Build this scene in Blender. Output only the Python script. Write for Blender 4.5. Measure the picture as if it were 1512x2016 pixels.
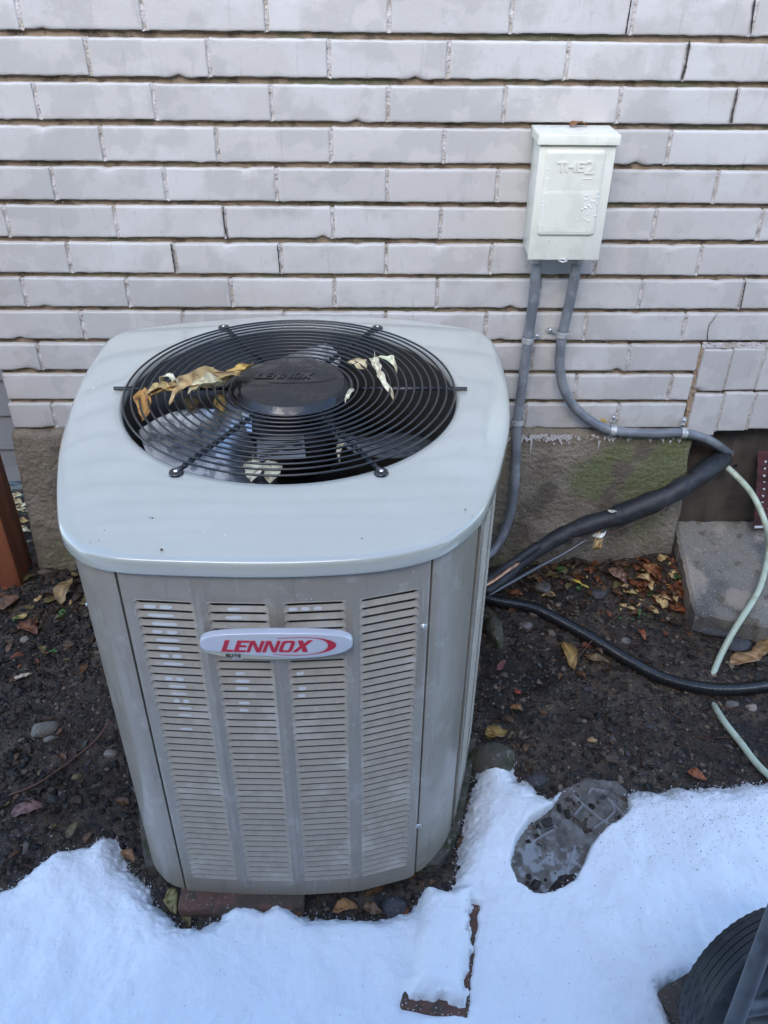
import bpy, bmesh, math, random
import numpy as np
from mathutils import Vector, Matrix
random.seed(7); RS = np.random.RandomState(11)
sc = bpy.context.scene
for o in list(bpy.data.objects): bpy.data.objects.remove(o)

# ------------------------------------------------------------------ camera
CAM = np.array([0.48384, -1.68448, 0.19652]); PITCH, YAW, ROLL, FPX = 0.62219, 0.024763, -0.012632, 1689.39
def cam_axes():
    cp, sp, cy, sy = math.cos(PITCH), math.sin(PITCH), math.cos(YAW), math.sin(YAW)
    fwd = np.array([sy*cp, cy*cp, -sp]); right = np.array([cy, -sy, 0.]); down = np.cross(fwd, right)
    c, s = math.cos(ROLL), math.sin(ROLL)
    return c*right + s*down, -s*right + c*down, fwd
RT, DN, FW = cam_axes()
cam = bpy.data.cameras.new('camera'); co = bpy.data.objects.new('camera', cam); sc.collection.objects.link(co)
M = Matrix.Identity(4)
for i in range(3): M[i][0] = RT[i]; M[i][1] = -DN[i]; M[i][2] = -FW[i]; M[i][3] = CAM[i]
co.matrix_world = M
cam.sensor_fit = 'HORIZONTAL'; cam.sensor_width = 36; cam.lens = FPX*36/1512; cam.clip_start = .05; cam.clip_end = 200
sc.camera = co
# ------------------------------------------------------------------ light
FZ = 1.42
SUN_EL, SUN_AZ = 34., 192.          # soft daylight from behind the camera
world = bpy.data.worlds.new('World'); sc.world = world; world.use_nodes = True
wt = world.node_tree; bg = wt.nodes['Background']
sky = wt.nodes.new('ShaderNodeTexSky'); sky.sky_type = 'NISHITA'; sky.sun_disc = False
sky.sun_elevation = math.radians(SUN_EL); sky.sun_rotation = math.radians(SUN_AZ)
sky.air_density = 1.0; sky.dust_density = 0.6; sky.ozone_density = 2.5
wt.links.new(sky.outputs[0], bg.inputs[0]); bg.inputs[1].default_value = 0.12
sl = bpy.data.lights.new('sun', 'SUN'); sl.energy = 0.75; sl.angle = math.radians(50); sl.color = (1, .93, .84)
so = bpy.data.objects.new('sun', sl); sc.collection.objects.link(so)
_az = math.radians(SUN_AZ); _el = math.radians(SUN_EL)
sdir = Vector((math.sin(_az)*math.cos(_el), math.cos(_az)*math.cos(_el), math.sin(_el)))
so.rotation_euler = sdir.to_track_quat('Z', 'Y').to_euler(); so.location = sdir*5
sc.view_settings.view_transform = 'Standard'; sc.view_settings.look = 'None'
sc.view_settings.gamma = 1; sc.view_settings.use_curve_mapping = False
sc.view_settings.exposure = 2.42

# ------------------------------------------------------------------ helpers
def ray(x, y):
    d = RT*(x-756)/FPX + DN*(y-1008)/FPX + FW
    return d
def at(x, y, ax, v):                      # where the sight line meets a plane of constant X, Y or Z
    d = ray(x, y); t = (v-CAM[ax])/d[ax]; return CAM + t*d
GS, G0 = 0.105, -1.18
def gmacro(x, y): return G0 + GS*np.minimum(y, .1)
def atg(x, y, up=0.0):
    d = ray(x, y); n = np.array([0, -GS, 1.]); t = (G0+up-CAM@n)/(d@n); return CAM + t*d
_lat = {}
def vn(x, y, s, seed=0):                  # smooth value noise 0..1
    if seed not in _lat: _lat[seed] = np.random.RandomState(seed).rand(256, 256)
    L = _lat[seed]; X = np.asarray(x, float)/s+1000; Y = np.asarray(y, float)/s+1000
    i = np.floor(X).astype(int); j = np.floor(Y).astype(int); u = X-i; v = Y-j
    u = u*u*(3-2*u); v = v*v*(3-2*v); i0, i1, j0, j1 = i & 255, (i+1) & 255, j & 255, (j+1) & 255
    return (L[i0, j0]*(1-u)+L[i1, j0]*u)*(1-v)+(L[i0, j1]*(1-u)+L[i1, j1]*u)*v
def fb(x, y, s, seed=0, o=4):
    r = 0; a = .5
    for k in range(o): r = r+a*(vn(x, y, s/2**k, seed+k)-.5); a *= .55
    return r*2
col = sc.collection
WL = {}
def props(o, label=None, cat=None, group=None, kind=None):
    if label: o['label'] = label
    if cat: o['category'] = cat
    if group: o['group'] = group
    if kind: o['kind'] = kind
def thing(name, label, cat, loc, group=None):
    o = bpy.data.objects.new(name, None); col.objects.link(o); o.location = loc; o.empty_display_size = .05
    WL[o.name] = Vector(loc); props(o, label, cat, group); return o
def link(name, me, mat=None, parent=None, loc=None, rot=None):
    """me is in coordinates relative to loc (world); a child gets its place relative to its parent"""
    o = bpy.data.objects.new(name, me); col.objects.link(o)
    if mat is not None and len(me.materials) == 0: me.materials.append(mat)
    loc = Vector(loc) if loc is not None else Vector((0, 0, 0))
    WL[o.name] = loc
    if parent is not None:
        o.parent = parent; o.location = loc-WL[parent.name]
    else: o.location = loc
    if rot is not None: o.rotation_euler = rot
    return o
def mesh(name, V, F, smooth=True):
    me = bpy.data.meshes.new(name); me.from_pydata([tuple(map(float, v)) for v in V], [], [tuple(map(int, f)) for f in F])
    me.update()
    if smooth: me.polygons.foreach_set('use_smooth', [True]*len(me.polygons))
    return me
def fastmesh(name, V, F, smooth=True):    # numpy arrays, F (n,3) or (n,4)
    me = bpy.data.meshes.new(name); V = np.asarray(V, np.float32); F = np.asarray(F, np.int32); k = F.shape[1]
    me.vertices.add(len(V)); me.vertices.foreach_set('co', V.ravel())
    me.loops.add(F.size); me.loops.foreach_set('vertex_index', F.ravel())
    me.polygons.add(len(F)); me.polygons.foreach_set('loop_start', np.arange(0, F.size, k, dtype=np.int32))
    me.polygons.foreach_set('loop_total', np.full(len(F), k, np.int32))
    me.polygons.foreach_set('use_smooth', np.full(len(F), smooth)); me.update(calc_edges=True); me.validate(); return me
def facecol(me, C):                       # one colour per vertex
    a = me.color_attributes.new('Col', 'FLOAT_COLOR', 'POINT'); C = np.c_[C, np.ones(len(C))].astype(np.float32)
    a.data.foreach_set('color', C.ravel())
def center(V):
    V = np.asarray(V, float); c = (V.min(0)+V.max(0))/2; return V-c, c
def placed(name, V, F, mat, parent=None, smooth=True, base=False):
    """world-space vertices -> object with its origin at its own middle (or foot)"""
    V = np.asarray(V, float); c = (V.min(0)+V.max(0))/2
    if base: c[2] = V[:, 2].min()
    return link(name, mesh(name, V-c, F, smooth), mat, parent, c)
def boxVF(a, b):
    x0, y0, z0 = a; x1, y1, z1 = b
    V = [(x0, y0, z0), (x1, y0, z0), (x1, y1, z0), (x0, y1, z0), (x0, y0, z1), (x1, y0, z1), (x1, y1, z1), (x0, y1, z1)]
    return V, [(0, 3, 2, 1), (4, 5, 6, 7), (0, 1, 5, 4), (1, 2, 6, 5), (2, 3, 7, 6), (3, 0, 4, 7)]
def bevbox(name, a, b, r, mat, parent=None, seg=2, rot=None, jit=0):
    V, F = boxVF(a, b); c = np.mean(V, 0)
    bm = bmesh.new(); vs = [bm.verts.new(np.array(v)-c) for v in V]
    for f in F: bm.faces.new([vs[i] for i in f])
    bmesh.ops.bevel(bm, geom=list(bm.edges), offset=r, segments=seg, profile=.5, affect='EDGES')
    if jit:
        bmesh.ops.subdivide_edges(bm, edges=list(bm.edges), cuts=3, use_grid_fill=True)
        for v in bm.verts:
            p = v.co*1.0; n = v.normal; k = fb(p.x*1+p.z*.7+3, p.y+p.z*.5, .03, 5); v.co += n*float(k)*jit
    me = bpy.data.meshes.new(name); bm.to_mesh(me); bm.free()
    me.polygons.foreach_set('use_smooth', [True]*len(me.polygons))
    try: me.set_sharp_from_angle(angle=math.radians(40))
    except Exception: pass
    return link(name, me, mat, parent, c, rot)
def catmull(P, n=12):
    P = [np.array(p, float) for p in P]; P = [2*P[0]-P[1]]+P+[2*P[-1]-P[-2]]; out = []
    for i in range(1, len(P)-2):
        for k in range(n):
            t = k/n; p0, p1, p2, p3 = P[i-1:i+3]
            out.append(.5*((2*p1)+(-p0+p2)*t+(2*p0-5*p1+4*p2-p3)*t*t+(-p0+3*p1-3*p2+p3)*t**3))
    out.append(P[-2]); return np.array(out)
def resample(P, step):
    d = np.r_[0, np.cumsum(np.linalg.norm(np.diff(P, axis=0), axis=1))]; n = max(2, int(d[-1]/step)+1)
    s = np.linspace(0, d[-1], n); return np.c_[[np.interp(s, d, P[:, k]) for k in range(3)]].T, s
def tubeVF(P, rad, nseg=14, cap=True):
    P = np.array(P, float); n = len(P); rad = np.broadcast_to(rad, (n,))
    T = np.gradient(P, axis=0); T /= np.linalg.norm(T, axis=1)[:, None]
    up = np.array([0, 0, 1.]) if abs(T[0][2]) < .9 else np.array([1., 0, 0]); N = np.cross(T[0], up); N /= np.linalg.norm(N)
    V = []
    for i in range(n):
        N = N-T[i]*(N@T[i]); N /= np.linalg.norm(N); B = np.cross(T[i], N)
        for k in range(nseg):
            a = 2*math.pi*k/nseg; V.append(P[i]+rad[i]*(math.cos(a)*N+math.sin(a)*B))
    F = [(i*nseg+k, i*nseg+(k+1) % nseg, (i+1)*nseg+(k+1) % nseg, (i+1)*nseg+k) for i in range(n-1) for k in range(nseg)]
    if cap:
        F.append(tuple(range(nseg))[::-1]); F.append(tuple((n-1)*nseg+k for k in range(nseg)))
    return V, F
def tube(name, P, r, mat, parent=None, nseg=14, n=10, smoothpath=True):
    Q = catmull(P, n) if smoothpath and len(P) > 2 else np.array(P, float)
    V, F = tubeVF(Q, r, nseg); return placed(name, V, F, mat, parent)
def ringVF(c, R, r, nseg=96, k=8):
    V = [];
    for i in range(nseg):
        a = 2*math.pi*i/nseg
        for j in range(k):
            b = 2*math.pi*j/k; V.append((c[0]+(R+r*math.cos(b))*math.cos(a), c[1]+(R+r*math.cos(b))*math.sin(a), c[2]+r*math.sin(b)))
    F = [(i*k+j, ((i+1) % nseg)*k+j, ((i+1) % nseg)*k+(j+1) % k, i*k+(j+1) % k) for i in range(nseg) for j in range(k)]
    return V, F
def latheVF(prof, c, nseg=64):            # prof: list of (r, z)
    V = [(c[0]+r*math.cos(2*math.pi*i/nseg), c[1]+r*math.sin(2*math.pi*i/nseg), c[2]+z) for r, z in prof for i in range(nseg)]
    F = [(j*nseg+i, j*nseg+(i+1) % nseg, (j+1)*nseg+(i+1) % nseg, (j+1)*nseg+i) for j in range(len(prof)-1) for i in range(nseg)]
    return V, F

# ------------------------------------------------------------------ materials
def mat(name, base=(.5, .5, .5), rough=.6, metal=0., var=None, bump=None, spots=None, spec=.5, coat=0., vcol=False, rand=0., sss=0., wet=None, streak=None):
    """var: list of (scale, colour, lo, hi[, detail]) noise layers mixed over base; bump: list of (scale, strength, distance)"""
    m = bpy.data.materials.new(name); m.use_nodes = True; nt = m.node_tree; N, L = nt.nodes, nt.links
    b = N['Principled BSDF']; b.inputs['Roughness'].default_value = rough; b.inputs['Metallic'].default_value = metal
    b.inputs['Specular IOR Level'].default_value = spec
    if coat: b.inputs['Coat Weight'].default_value = coat; b.inputs['Coat Roughness'].default_value = .07
    if sss: b.inputs['Subsurface Weight'].default_value = sss; b.inputs['Subsurface Scale'].default_value = .02; b.inputs['Subsurface Radius'].default_value = (.7, .9, 1.)
    geo = N.new('ShaderNodeNewGeometry'); P = geo.outputs['Position']
    cur = None
    if vcol:
        a = N.new('ShaderNodeAttribute'); a.attribute_name = 'Col'; cur = a.outputs['Color']
    def mix(fac, c2):
        nonlocal cur
        x = N.new('ShaderNodeMix'); x.data_type = 'RGBA'
        if cur is None: x.inputs['A'].default_value = (*base, 1)
        else: L.new(cur, x.inputs['A'])
        x.inputs['B'].default_value = (*c2, 1); L.new(fac, x.inputs['Factor']); cur = x.outputs['Result']
    def mask(scale, lo, hi, detail=4, vec=P, rough_=.55, w=0):
        n = N.new('ShaderNodeTexNoise'); n.inputs['Scale'].default_value = scale; n.inputs['Detail'].default_value = detail; n.inputs['Roughness'].default_value = rough_
        if w:
            ad = N.new('ShaderNodeVectorMath'); ad.operation = 'ADD'; ad.inputs[1].default_value = (w, w*.7, w*.3); L.new(vec, ad.inputs[0]); vec = ad.outputs[0]
        L.new(vec, n.inputs['Vector'])
        r = N.new('ShaderNodeMapRange'); r.interpolation_type = 'SMOOTHSTEP'; r.inputs['From Min'].default_value = lo; r.inputs['From Max'].default_value = hi
        L.new(n.outputs['Fac'], r.inputs['Value']); return r.outputs['Result']
    masks = []
    for k, v in enumerate(var or []):
        f = mask(v[0], v[2], v[3], v[4] if len(v) > 4 else 4, w=3.1*k+.5); masks.append(f)
        if len(v) > 5:
            mm = N.new('ShaderNodeMath'); mm.operation = 'MULTIPLY'; mm.inputs[1].default_value = v[5]; L.new(f, mm.inputs[0]); f = mm.outputs[0]
        mix(f, v[1])
    if streak:                            # (sx, sz, colour, lo, hi, amount): marks stretched down a vertical face
        for st in streak:
            mp = N.new('ShaderNodeMapping'); mp.inputs['Scale'].default_value = (st[0], st[0], st[1]); L.new(P, mp.inputs['Vector'])
            f = mask(1, st[3], st[4], 5, mp.outputs[0]); mm = N.new('ShaderNodeMath'); mm.operation = 'MULTIPLY'; mm.inputs[1].default_value = st[5]; L.new(f, mm.inputs[0]); mix(mm.outputs[0], st[2])
    if spots:                             # (scale, radius, colour)
        for s_ in spots:
            vo = N.new('ShaderNodeTexVoronoi'); vo.inputs['Scale'].default_value = s_[0]; L.new(P, vo.inputs['Vector'])
            r = N.new('ShaderNodeMapRange'); r.inputs['From Min'].default_value = s_[1]; r.inputs['From Max'].default_value = s_[1]*.6
            L.new(vo.outputs['Distance'], r.inputs['Value'])
            n2 = mask(s_[0]*.37, .5, .6, 2); mm = N.new('ShaderNodeMath'); mm.operation = 'MULTIPLY'; L.new(r.outputs['Result'], mm.inputs[0]); L.new(n2, mm.inputs[1])
            mix(mm.outputs[0], s_[2])
    if rand:
        oi = N.new('ShaderNodeObjectInfo'); hs = N.new('ShaderNodeHueSaturation'); r = N.new('ShaderNodeMapRange')
        r.inputs['To Min'].default_value = 1-rand; r.inputs['To Max'].default_value = 1+rand; L.new(oi.outputs['Random'], r.inputs['Value']); L.new(r.outputs['Result'], hs.inputs['Value'])
        if cur is None: hs.inputs['Color'].default_value = (*base, 1)
        else: L.new(cur, hs.inputs['Color'])
        cur = hs.outputs['Color']
    if cur is None: b.inputs['Base Color'].default_value = (*base, 1)
    else: L.new(cur, b.inputs['Base Color'])
    if wet is not None:                   # (scale, lo, hi, roughness where wet, index of var mask or None)
        f = masks[wet[4]] if wet[4] is not None else mask(wet[0], wet[1], wet[2])
        r = N.new('ShaderNodeMapRange'); r.inputs['To Min'].default_value = rough; r.inputs['To Max'].default_value = wet[3]; L.new(f, r.inputs['Value']); L.new(r.outputs['Result'], b.inputs['Roughness'])
    prev = None
    for s_, st, d in (bump or []):
        n = N.new('ShaderNodeTexNoise'); n.inputs['Scale'].default_value = s_; n.inputs['Detail'].default_value = 5; L.new(P, n.inputs['Vector'])
        bp = N.new('ShaderNodeBump'); bp.inputs['Strength'].default_value = st; bp.inputs['Distance'].default_value = d; L.new(n.outputs['Fac'], bp.inputs['Height'])
        if prev: L.new(prev, bp.inputs['Normal'])
        prev = bp.outputs['Normal']
    if prev: L.new(prev, b.inputs['Normal'])
    return m
PAINT = (.462, .438, .412)
M_brick = mat('painted_brick', PAINT, .5, var=[(13, (.405, .386, .362), .48, .54, 6, .8), (7, (.50, .482, .462), .52, .6, 6, .8), (900, (.52, .505, .49), .55, .7, 2, .4), (60, (.40, .385, .37), .62, .72, 4, .6), (400, (.3, .28, .26), .7, .76, 2, .7)],
              bump=[(45, .25, .004), (260, .35, .0015)], rand=.045, streak=[(90, 9, (.36, .34, .32), .60, .70, .5)], wet=(0, 0, 0, .36, 0))
M_head = mat('painted_head_joint', (.50, .47, .455), .8, var=[(210, (.22, .18, .14), .57, .63, 4), (30, (.38, .34, .29), .52, .64)], bump=[(220, .9, .004)])
M_sandhead = mat('bare_head_joint', (.34, .25, .17), .9, var=[(120, (.15, .11, .08), .5, .62, 4)], bump=[(200, .8, .004)])
M_mortar = mat('bare_mortar', (.25, .185, .125), .92, var=[(25, (.11, .08, .055), .48, .62), (7, (.135, .125, .075), .52, .64), (200, (.28, .22, .16), .6, .7)], bump=[(120, .8, .005)])
M_conc = mat('foundation_concrete', (.20, .165, .122), .9, var=[(6, (.30, .255, .20), .45, .65), (3.2, (.125, .148, .052), .49, .64, 8, .85), (34, (.095, .105, .045), .60, .70, 5, .6), (9, (.13, .105, .078), .55, .66), (350, (.36, .33, .28), .64, .70, 2)], bump=[(90, .9, .010), (400, .9, .003)])
M_slab = mat('pad_concrete', (.185, .168, .138), .8, var=[(7, (.10, .092, .08), .45, .6), (30, (.11, .09, .06), .56, .66), (12, (.28, .23, .18), .52, .62), (420, (.5, .46, .4), .62, .7, 2), (330, (.12, .11, .1), .64, .7, 2)], bump=[(60, .4, .005), (350, .6, .002)])
M_soil = mat('wet_soil', (.045, .032, .023), .6, spec=.3, var=[(18, (.085, .062, .042), .46, .62), (4, (.018, .013, .010), .52, .62), (70, (.018, .015, .013), .5, .6), (260, (.10, .085, .07), .64, .72, 3)], bump=[(60, .9, .01), (300, .9, .004)], wet=(9, .45, .6, .28, None))
M_gravel = mat('gravel', rough=.65, spec=.3, vcol=True, bump=[(300, .5, .003)], wet=(20, .5, .65, .35, None))
M_stone = mat('ground_stone', (.16, .14, .12), .6, var=[(50, (.09, .08, .07), .45, .6), (200, (.26, .23, .2), .6, .7)], bump=[(150, .6, .003)], rand=.35)
M_moss = mat('mossy_stone', (.085, .072, .055), .85, var=[(22, (.040, .045, .018), .48, .62), (90, (.18, .17, .14), .58, .68)], bump=[(120, .8, .004)])
M_asph = mat('asphalt_lump', (.055, .053, .055), .75, var=[(260, (.24, .22, .2), .62, .68, 2)], bump=[(160, .9, .004)])
M_leaf = mat('leaf', rough=.5, vcol=True, var=[(110, (.09, .045, .018), .58, .70, 4, .6)], bump=[(160, .5, .002)], spec=.4)
M_snow = mat('snow', (.86, .875, .90), .55, sss=.25, bump=[(14, .25, .02), (150, .35, .004), (600, .35, .0015)], spec=.35)
M_snowv = mat('snow_melting', rough=.5, vcol=True, sss=.2, bump=[(14, .25, .02), (120, .5, .005), (600, .5, .002)], spec=.4)
M_grain = mat('wet_snow_grain', (.62, .64, .66), .3, sss=.2)
M_slush = mat('slush', (.17, .175, .18), .4, var=[(40, (.40, .42, .44), .5, .7), (25, (.10, .085, .07), .5, .62)], bump=[(200, .5, .003)])
M_print = mat('pressed_slush', rough=.4, vcol=True, bump=[(220, .6, .003)])
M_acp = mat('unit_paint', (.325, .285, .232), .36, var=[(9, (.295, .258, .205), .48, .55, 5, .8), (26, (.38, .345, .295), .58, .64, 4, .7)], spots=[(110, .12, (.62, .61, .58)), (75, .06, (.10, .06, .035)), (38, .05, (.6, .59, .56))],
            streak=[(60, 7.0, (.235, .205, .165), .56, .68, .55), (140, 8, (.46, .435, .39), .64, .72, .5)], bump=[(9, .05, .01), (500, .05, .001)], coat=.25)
M_top_lit = mat('unit_paint_lit_cap', (.475, .47, .405), .16, var=[(5, (.45, .445, .38), .4, .6)], spots=[(40, .05, (.10, .05, .03)), (90, .05, (.7, .7, .7))], bump=[(5, .05, .02)], coat=1.)  # same paint as the body, lightened: sky glow on top is in the colour
M_louv_lit = mat('unit_paint_lit_louver', (.40, .355, .29), .4, var=[(60, (.36, .318, .262), .5, .62), (14, (.47, .43, .37), .55, .66)], spots=[(150, .13, (.6, .6, .58))])  # unit paint again, lighter: light on the upturned blades is put into it
M_dark = mat('cabinet_inside', (.012, .012, .013), .6)
M_shroud = mat('fan_shroud', (.05, .048, .045), .3)
M_guard = mat('guard_wire', (.010, .011, .013), .28, coat=.4)
M_hub = mat('hub_cover_plastic', (.014, .014, .015), .42, wet=(20, .48, .55, .12, None), bump=[(9, .08, .01)])
M_blade = mat('fan_blade_metal', (.66, .68, .70), .24, metal=.9, var=[(60, (.3, .33, .36), .5, .6)], bump=[(90, .12, .002)])
M_motor = mat('motor_shell', (.045, .045, .05), .4, metal=.4)
M_sticker = mat('rating_sticker', (.20, .21, .21), .5)
M_ink = mat('sticker_ink', (.02, .02, .02), .6)
M_badge = mat('badge_silver', (.60, .60, .63), .3, metal=.15, coat=.3, bump=[(30, .05, .004)])
M_gold = mat('badge_champagne', (.50, .46, .34), .35, metal=.15)
M_red = mat('badge_red', (.52, .012, .035), .35)
M_blk = mat('badge_black', (.03, .03, .035), .4)
M_screw = mat('galvanised_screw', (.55, .55, .55), .3, metal=.8)
M_box = mat('disconnect_paint', (.67, .655, .56), .38, var=[(25, (.60, .595, .50), .5, .66), (180, (.42, .40, .33), .68, .74)], bump=[(300, .06, .001)], coat=.2)
M_water = mat('water_drop', (.74, .78, .76), .06, spec=.9, coat=.8)
M_cond = mat('conduit_pvc', (.20, .212, .225), .38, var=[(60, (.27, .28, .29), .56, .68), (14, (.13, .14, .155), .45, .6), (150, (.35, .34, .31), .66, .72)], bump=[(200, .12, .002)])
M_fit = mat('conduit_fitting', (.40, .39, .35), .5, metal=.3)
M_galv = mat('galvanised_clamp', (.60, .60, .58), .38, metal=.55, var=[(90, (.4, .39, .36), .5, .62)])
M_foam = mat('pipe_insulation', (.018, .019, .022), .55, var=[(30, (.03, .03, .034), .5, .62)], bump=[(40, .35, .006), (220, .3, .002)])
M_hoseb = mat('black_hose', (.012, .013, .015), .28, coat=.3)
M_hoseg = mat('pale_hose', (.47, .53, .40), .4, var=[(40, (.38, .41, .29), .5, .66)])
M_copper = mat('copper', (.50, .27, .17), .35, metal=.8, var=[(60, (.2, .12, .08), .5, .62)])
M_alu = mat('bare_line', (.13, .13, .135), .35, metal=.5)
M_wood = mat('dark_board', (.050, .038, .030), .8, var=[(8, (.030, .024, .020), .45, .6)], streak=[(14, 2.2, (.085, .065, .05), .5, .66, .8)], bump=[(50, .4, .004)])
M_rust = mat('rust', (.19, .062, .022), .85, bump=[(200, .6, .003)])
M_post = mat('redwood_post', (.26, .085, .040), .55, streak=[(22, 1.6, (.17, .05, .025), .46, .62, .9), (60, 3, (.36, .15, .085), .58, .7, .6)], bump=[(60, .4, .004)])
M_siding = mat('grey_siding', (.21, .21, .22), .6, streak=[(3, 30, (.17, .17, .175), .5, .66, .7)], bump=[(40, .2, .003)])
M_maroon = mat('maroon_sheet', (.085, .030, .032), .45, var=[(30, (.05, .02, .022), .5, .6)], bump=[(40, .3, .004)])
M_flake = mat('peeling_white', (.55, .55, .56), .6)
M_rbrick = mat('dirty_red_brick', (.13, .062, .042), .85, var=[(40, (.07, .05, .035), .45, .6), (160, (.24, .17, .13), .6, .7)], bump=[(120, .8, .004)])
M_twig = mat('twig_bark', (.10, .045, .028), .6, bump=[(150, .4, .002)])
M_tyre = mat('tyre_rubber', (.018, .019, .021), .5, var=[(40, (.04, .04, .04), .55, .7)], bump=[(120, .3, .002)])
M_tube = mat('grey_frame_tube', (.075, .078, .085), .42, var=[(30, (.05, .05, .055), .5, .6)], spots=[(60, .09, (.3, .3, .27))])
M_green = mat('seedling_leaf', (.055, .13, .03), .45)
M_speck = mat('dirt_speck', (.035, .028, .022), .8)
M_house = mat('house_core', (.12, .10, .08), .9)

# ------------------------------------------------------------------ ground
OUTL = [(.112, -.814), (.131, -.829), (.172, -.842), (.243, -.848), (.343, -.852), (.42, -.850), (.49, -.843), (.545, -.828), (.583, -.808), (.614, -.777), (.642, -.735), (.665, -.67), (.688, -.585), (.709, -.49),
        (.721, -.364), (.721, -.25), (.713, -.185), (.690, -.152), (.645, -.130), (.562, -.102), (.463, -.088), (.342, -.084), (.216, -.102), (.121, -.125), (.06, -.143), (.028, -.160), (.008, -.195), (.002, -.28),
        (.004, -.385), (.022, -.545), (.045, -.65), (.068, -.73), (.088, -.785)]
def closed(P, n=8):
    P = [np.array(p, float) for p in P]; m = len(P); out = []
    for i in range(m):
        p0, p1, p2, p3 = P[i-1], P[i], P[(i+1) % m], P[(i+2) % m]
        for k in range(n):
            t = k/n; out.append(.5*((2*p1)+(-p0+p2)*t+(2*p0-5*p1+4*p2-p3)*t*t+(-p0+3*p1-3*p2+p3)*t**3))
    out = np.array(out)
    for _ in range(6): out = .25*np.roll(out, 1, 0)+.5*out+.25*np.roll(out, -1, 0)
    return out
def sdist(px, py, poly):                  # signed distance, + inside
    poly = np.asarray(poly, float); d = np.full(px.shape, 1e9); ins = np.zeros(px.shape, bool); n = len(poly)
    for i in range(n):
        a = poly[i]; b = poly[(i+1) % n]; e = b-a; L2 = max(e@e, 1e-12)
        t = np.clip(((px-a[0])*e[0]+(py-a[1])*e[1])/L2, 0, 1); d = np.minimum(d, np.hypot(px-a[0]-t*e[0], py-a[1]-t*e[1]))
        c = (a[1] > py) != (b[1] > py)
        with np.errstate(divide='ignore', invalid='ignore'): ins ^= c & (px < (b[0]-a[0])*(py-a[1])/(b[1]-a[1])+a[0])
    return np.where(ins, d, -d)
def pix(P, up=0.0): return [tuple(atg(x, y, up)[:2]) for x, y in P]
FOOT = [(1108, 1556), (1082, 1590), (1042, 1618), (1015, 1660), (1004, 1705), (1018, 1745), (1050, 1766), (1090, 1762), (1130, 1738), (1150, 1700), (1162, 1668), (1185, 1640), (1225, 1612), (1240, 1590), (1238, 1560), (1215, 1540), (1160, 1535)]
foot = pix(FOOT)
def ground_z(x, y):
    x = np.asarray(x, float); y = np.asarray(y, float)
    z = gmacro(x, y) + .016*fb(x, y, .22, 3, 4) + .010*fb(x, y, .045, 13, 4)
    z = z + .02*np.exp(-((x-1.0)**2/.02+(y+.06)**2/.006))         # soil heaped at the foundation
    z = z + .045*np.exp(-((x-1.215)**2/.008+(y+.03)**2/.008))
    z = z - .012*np.exp(-((x-1.05)**2/.05+(y+.45)**2/.02))
    return z
def gz(x, y): return float(ground_z(np.array([x]), np.array([y]))[0])
def spot(px, py, up=0.0):                 # point of the real ground on a sight line
    p = atg(px, py)
    for _ in range(4):
        dz = gz(p[0], p[1])-(G0+GS*min(p[1], .1)); p = atg(px, py, dz+up)
    return p
def gridmesh(xs, ys, Z, keep=None):
    nx, ny = len(xs), len(ys); X, Y = np.meshgrid(xs, ys, indexing='ij'); V = np.c_[X.ravel(), Y.ravel(), Z.ravel()]
    i, j = np.meshgrid(np.arange(nx-1), np.arange(ny-1), indexing='ij'); i = i.ravel(); j = j.ravel()
    F = np.c_[i*ny+j, (i+1)*ny+j, (i+1)*ny+j+1, i*ny+j+1]
    if keep is not None:
        k = keep.ravel(); F = F[k[F].all(1)]; used = np.zeros(len(V), bool); used[F] = True; idx = np.cumsum(used)-1; V = V[used]; F = idx[F]
    return V, F
xs = np.r_[np.linspace(-40, -1.3, 16), np.arange(-1.2, 2.3, .0075), np.linspace(2.4, 40, 16)]
ys = np.r_[np.linspace(-40, -2.1, 16), np.arange(-2.0, .75, .0075)]
X, Y = np.meshgrid(xs, ys, indexing='ij')
Zg = ground_z(X, Y); far = np.clip((np.maximum(np.abs(X-.5)-1.8, 0)+np.maximum(-2-Y, 0))/1.5, 0, 1); Zg = Zg*(1-far)+np.maximum(gmacro(X, Y), -1.42)*far
V, F = gridmesh(xs, ys, Zg)
o = link('ground', fastmesh('ground', V, F), M_soil); props(o, 'dark wet soil sloping away from the house wall', kind='structure')

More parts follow.
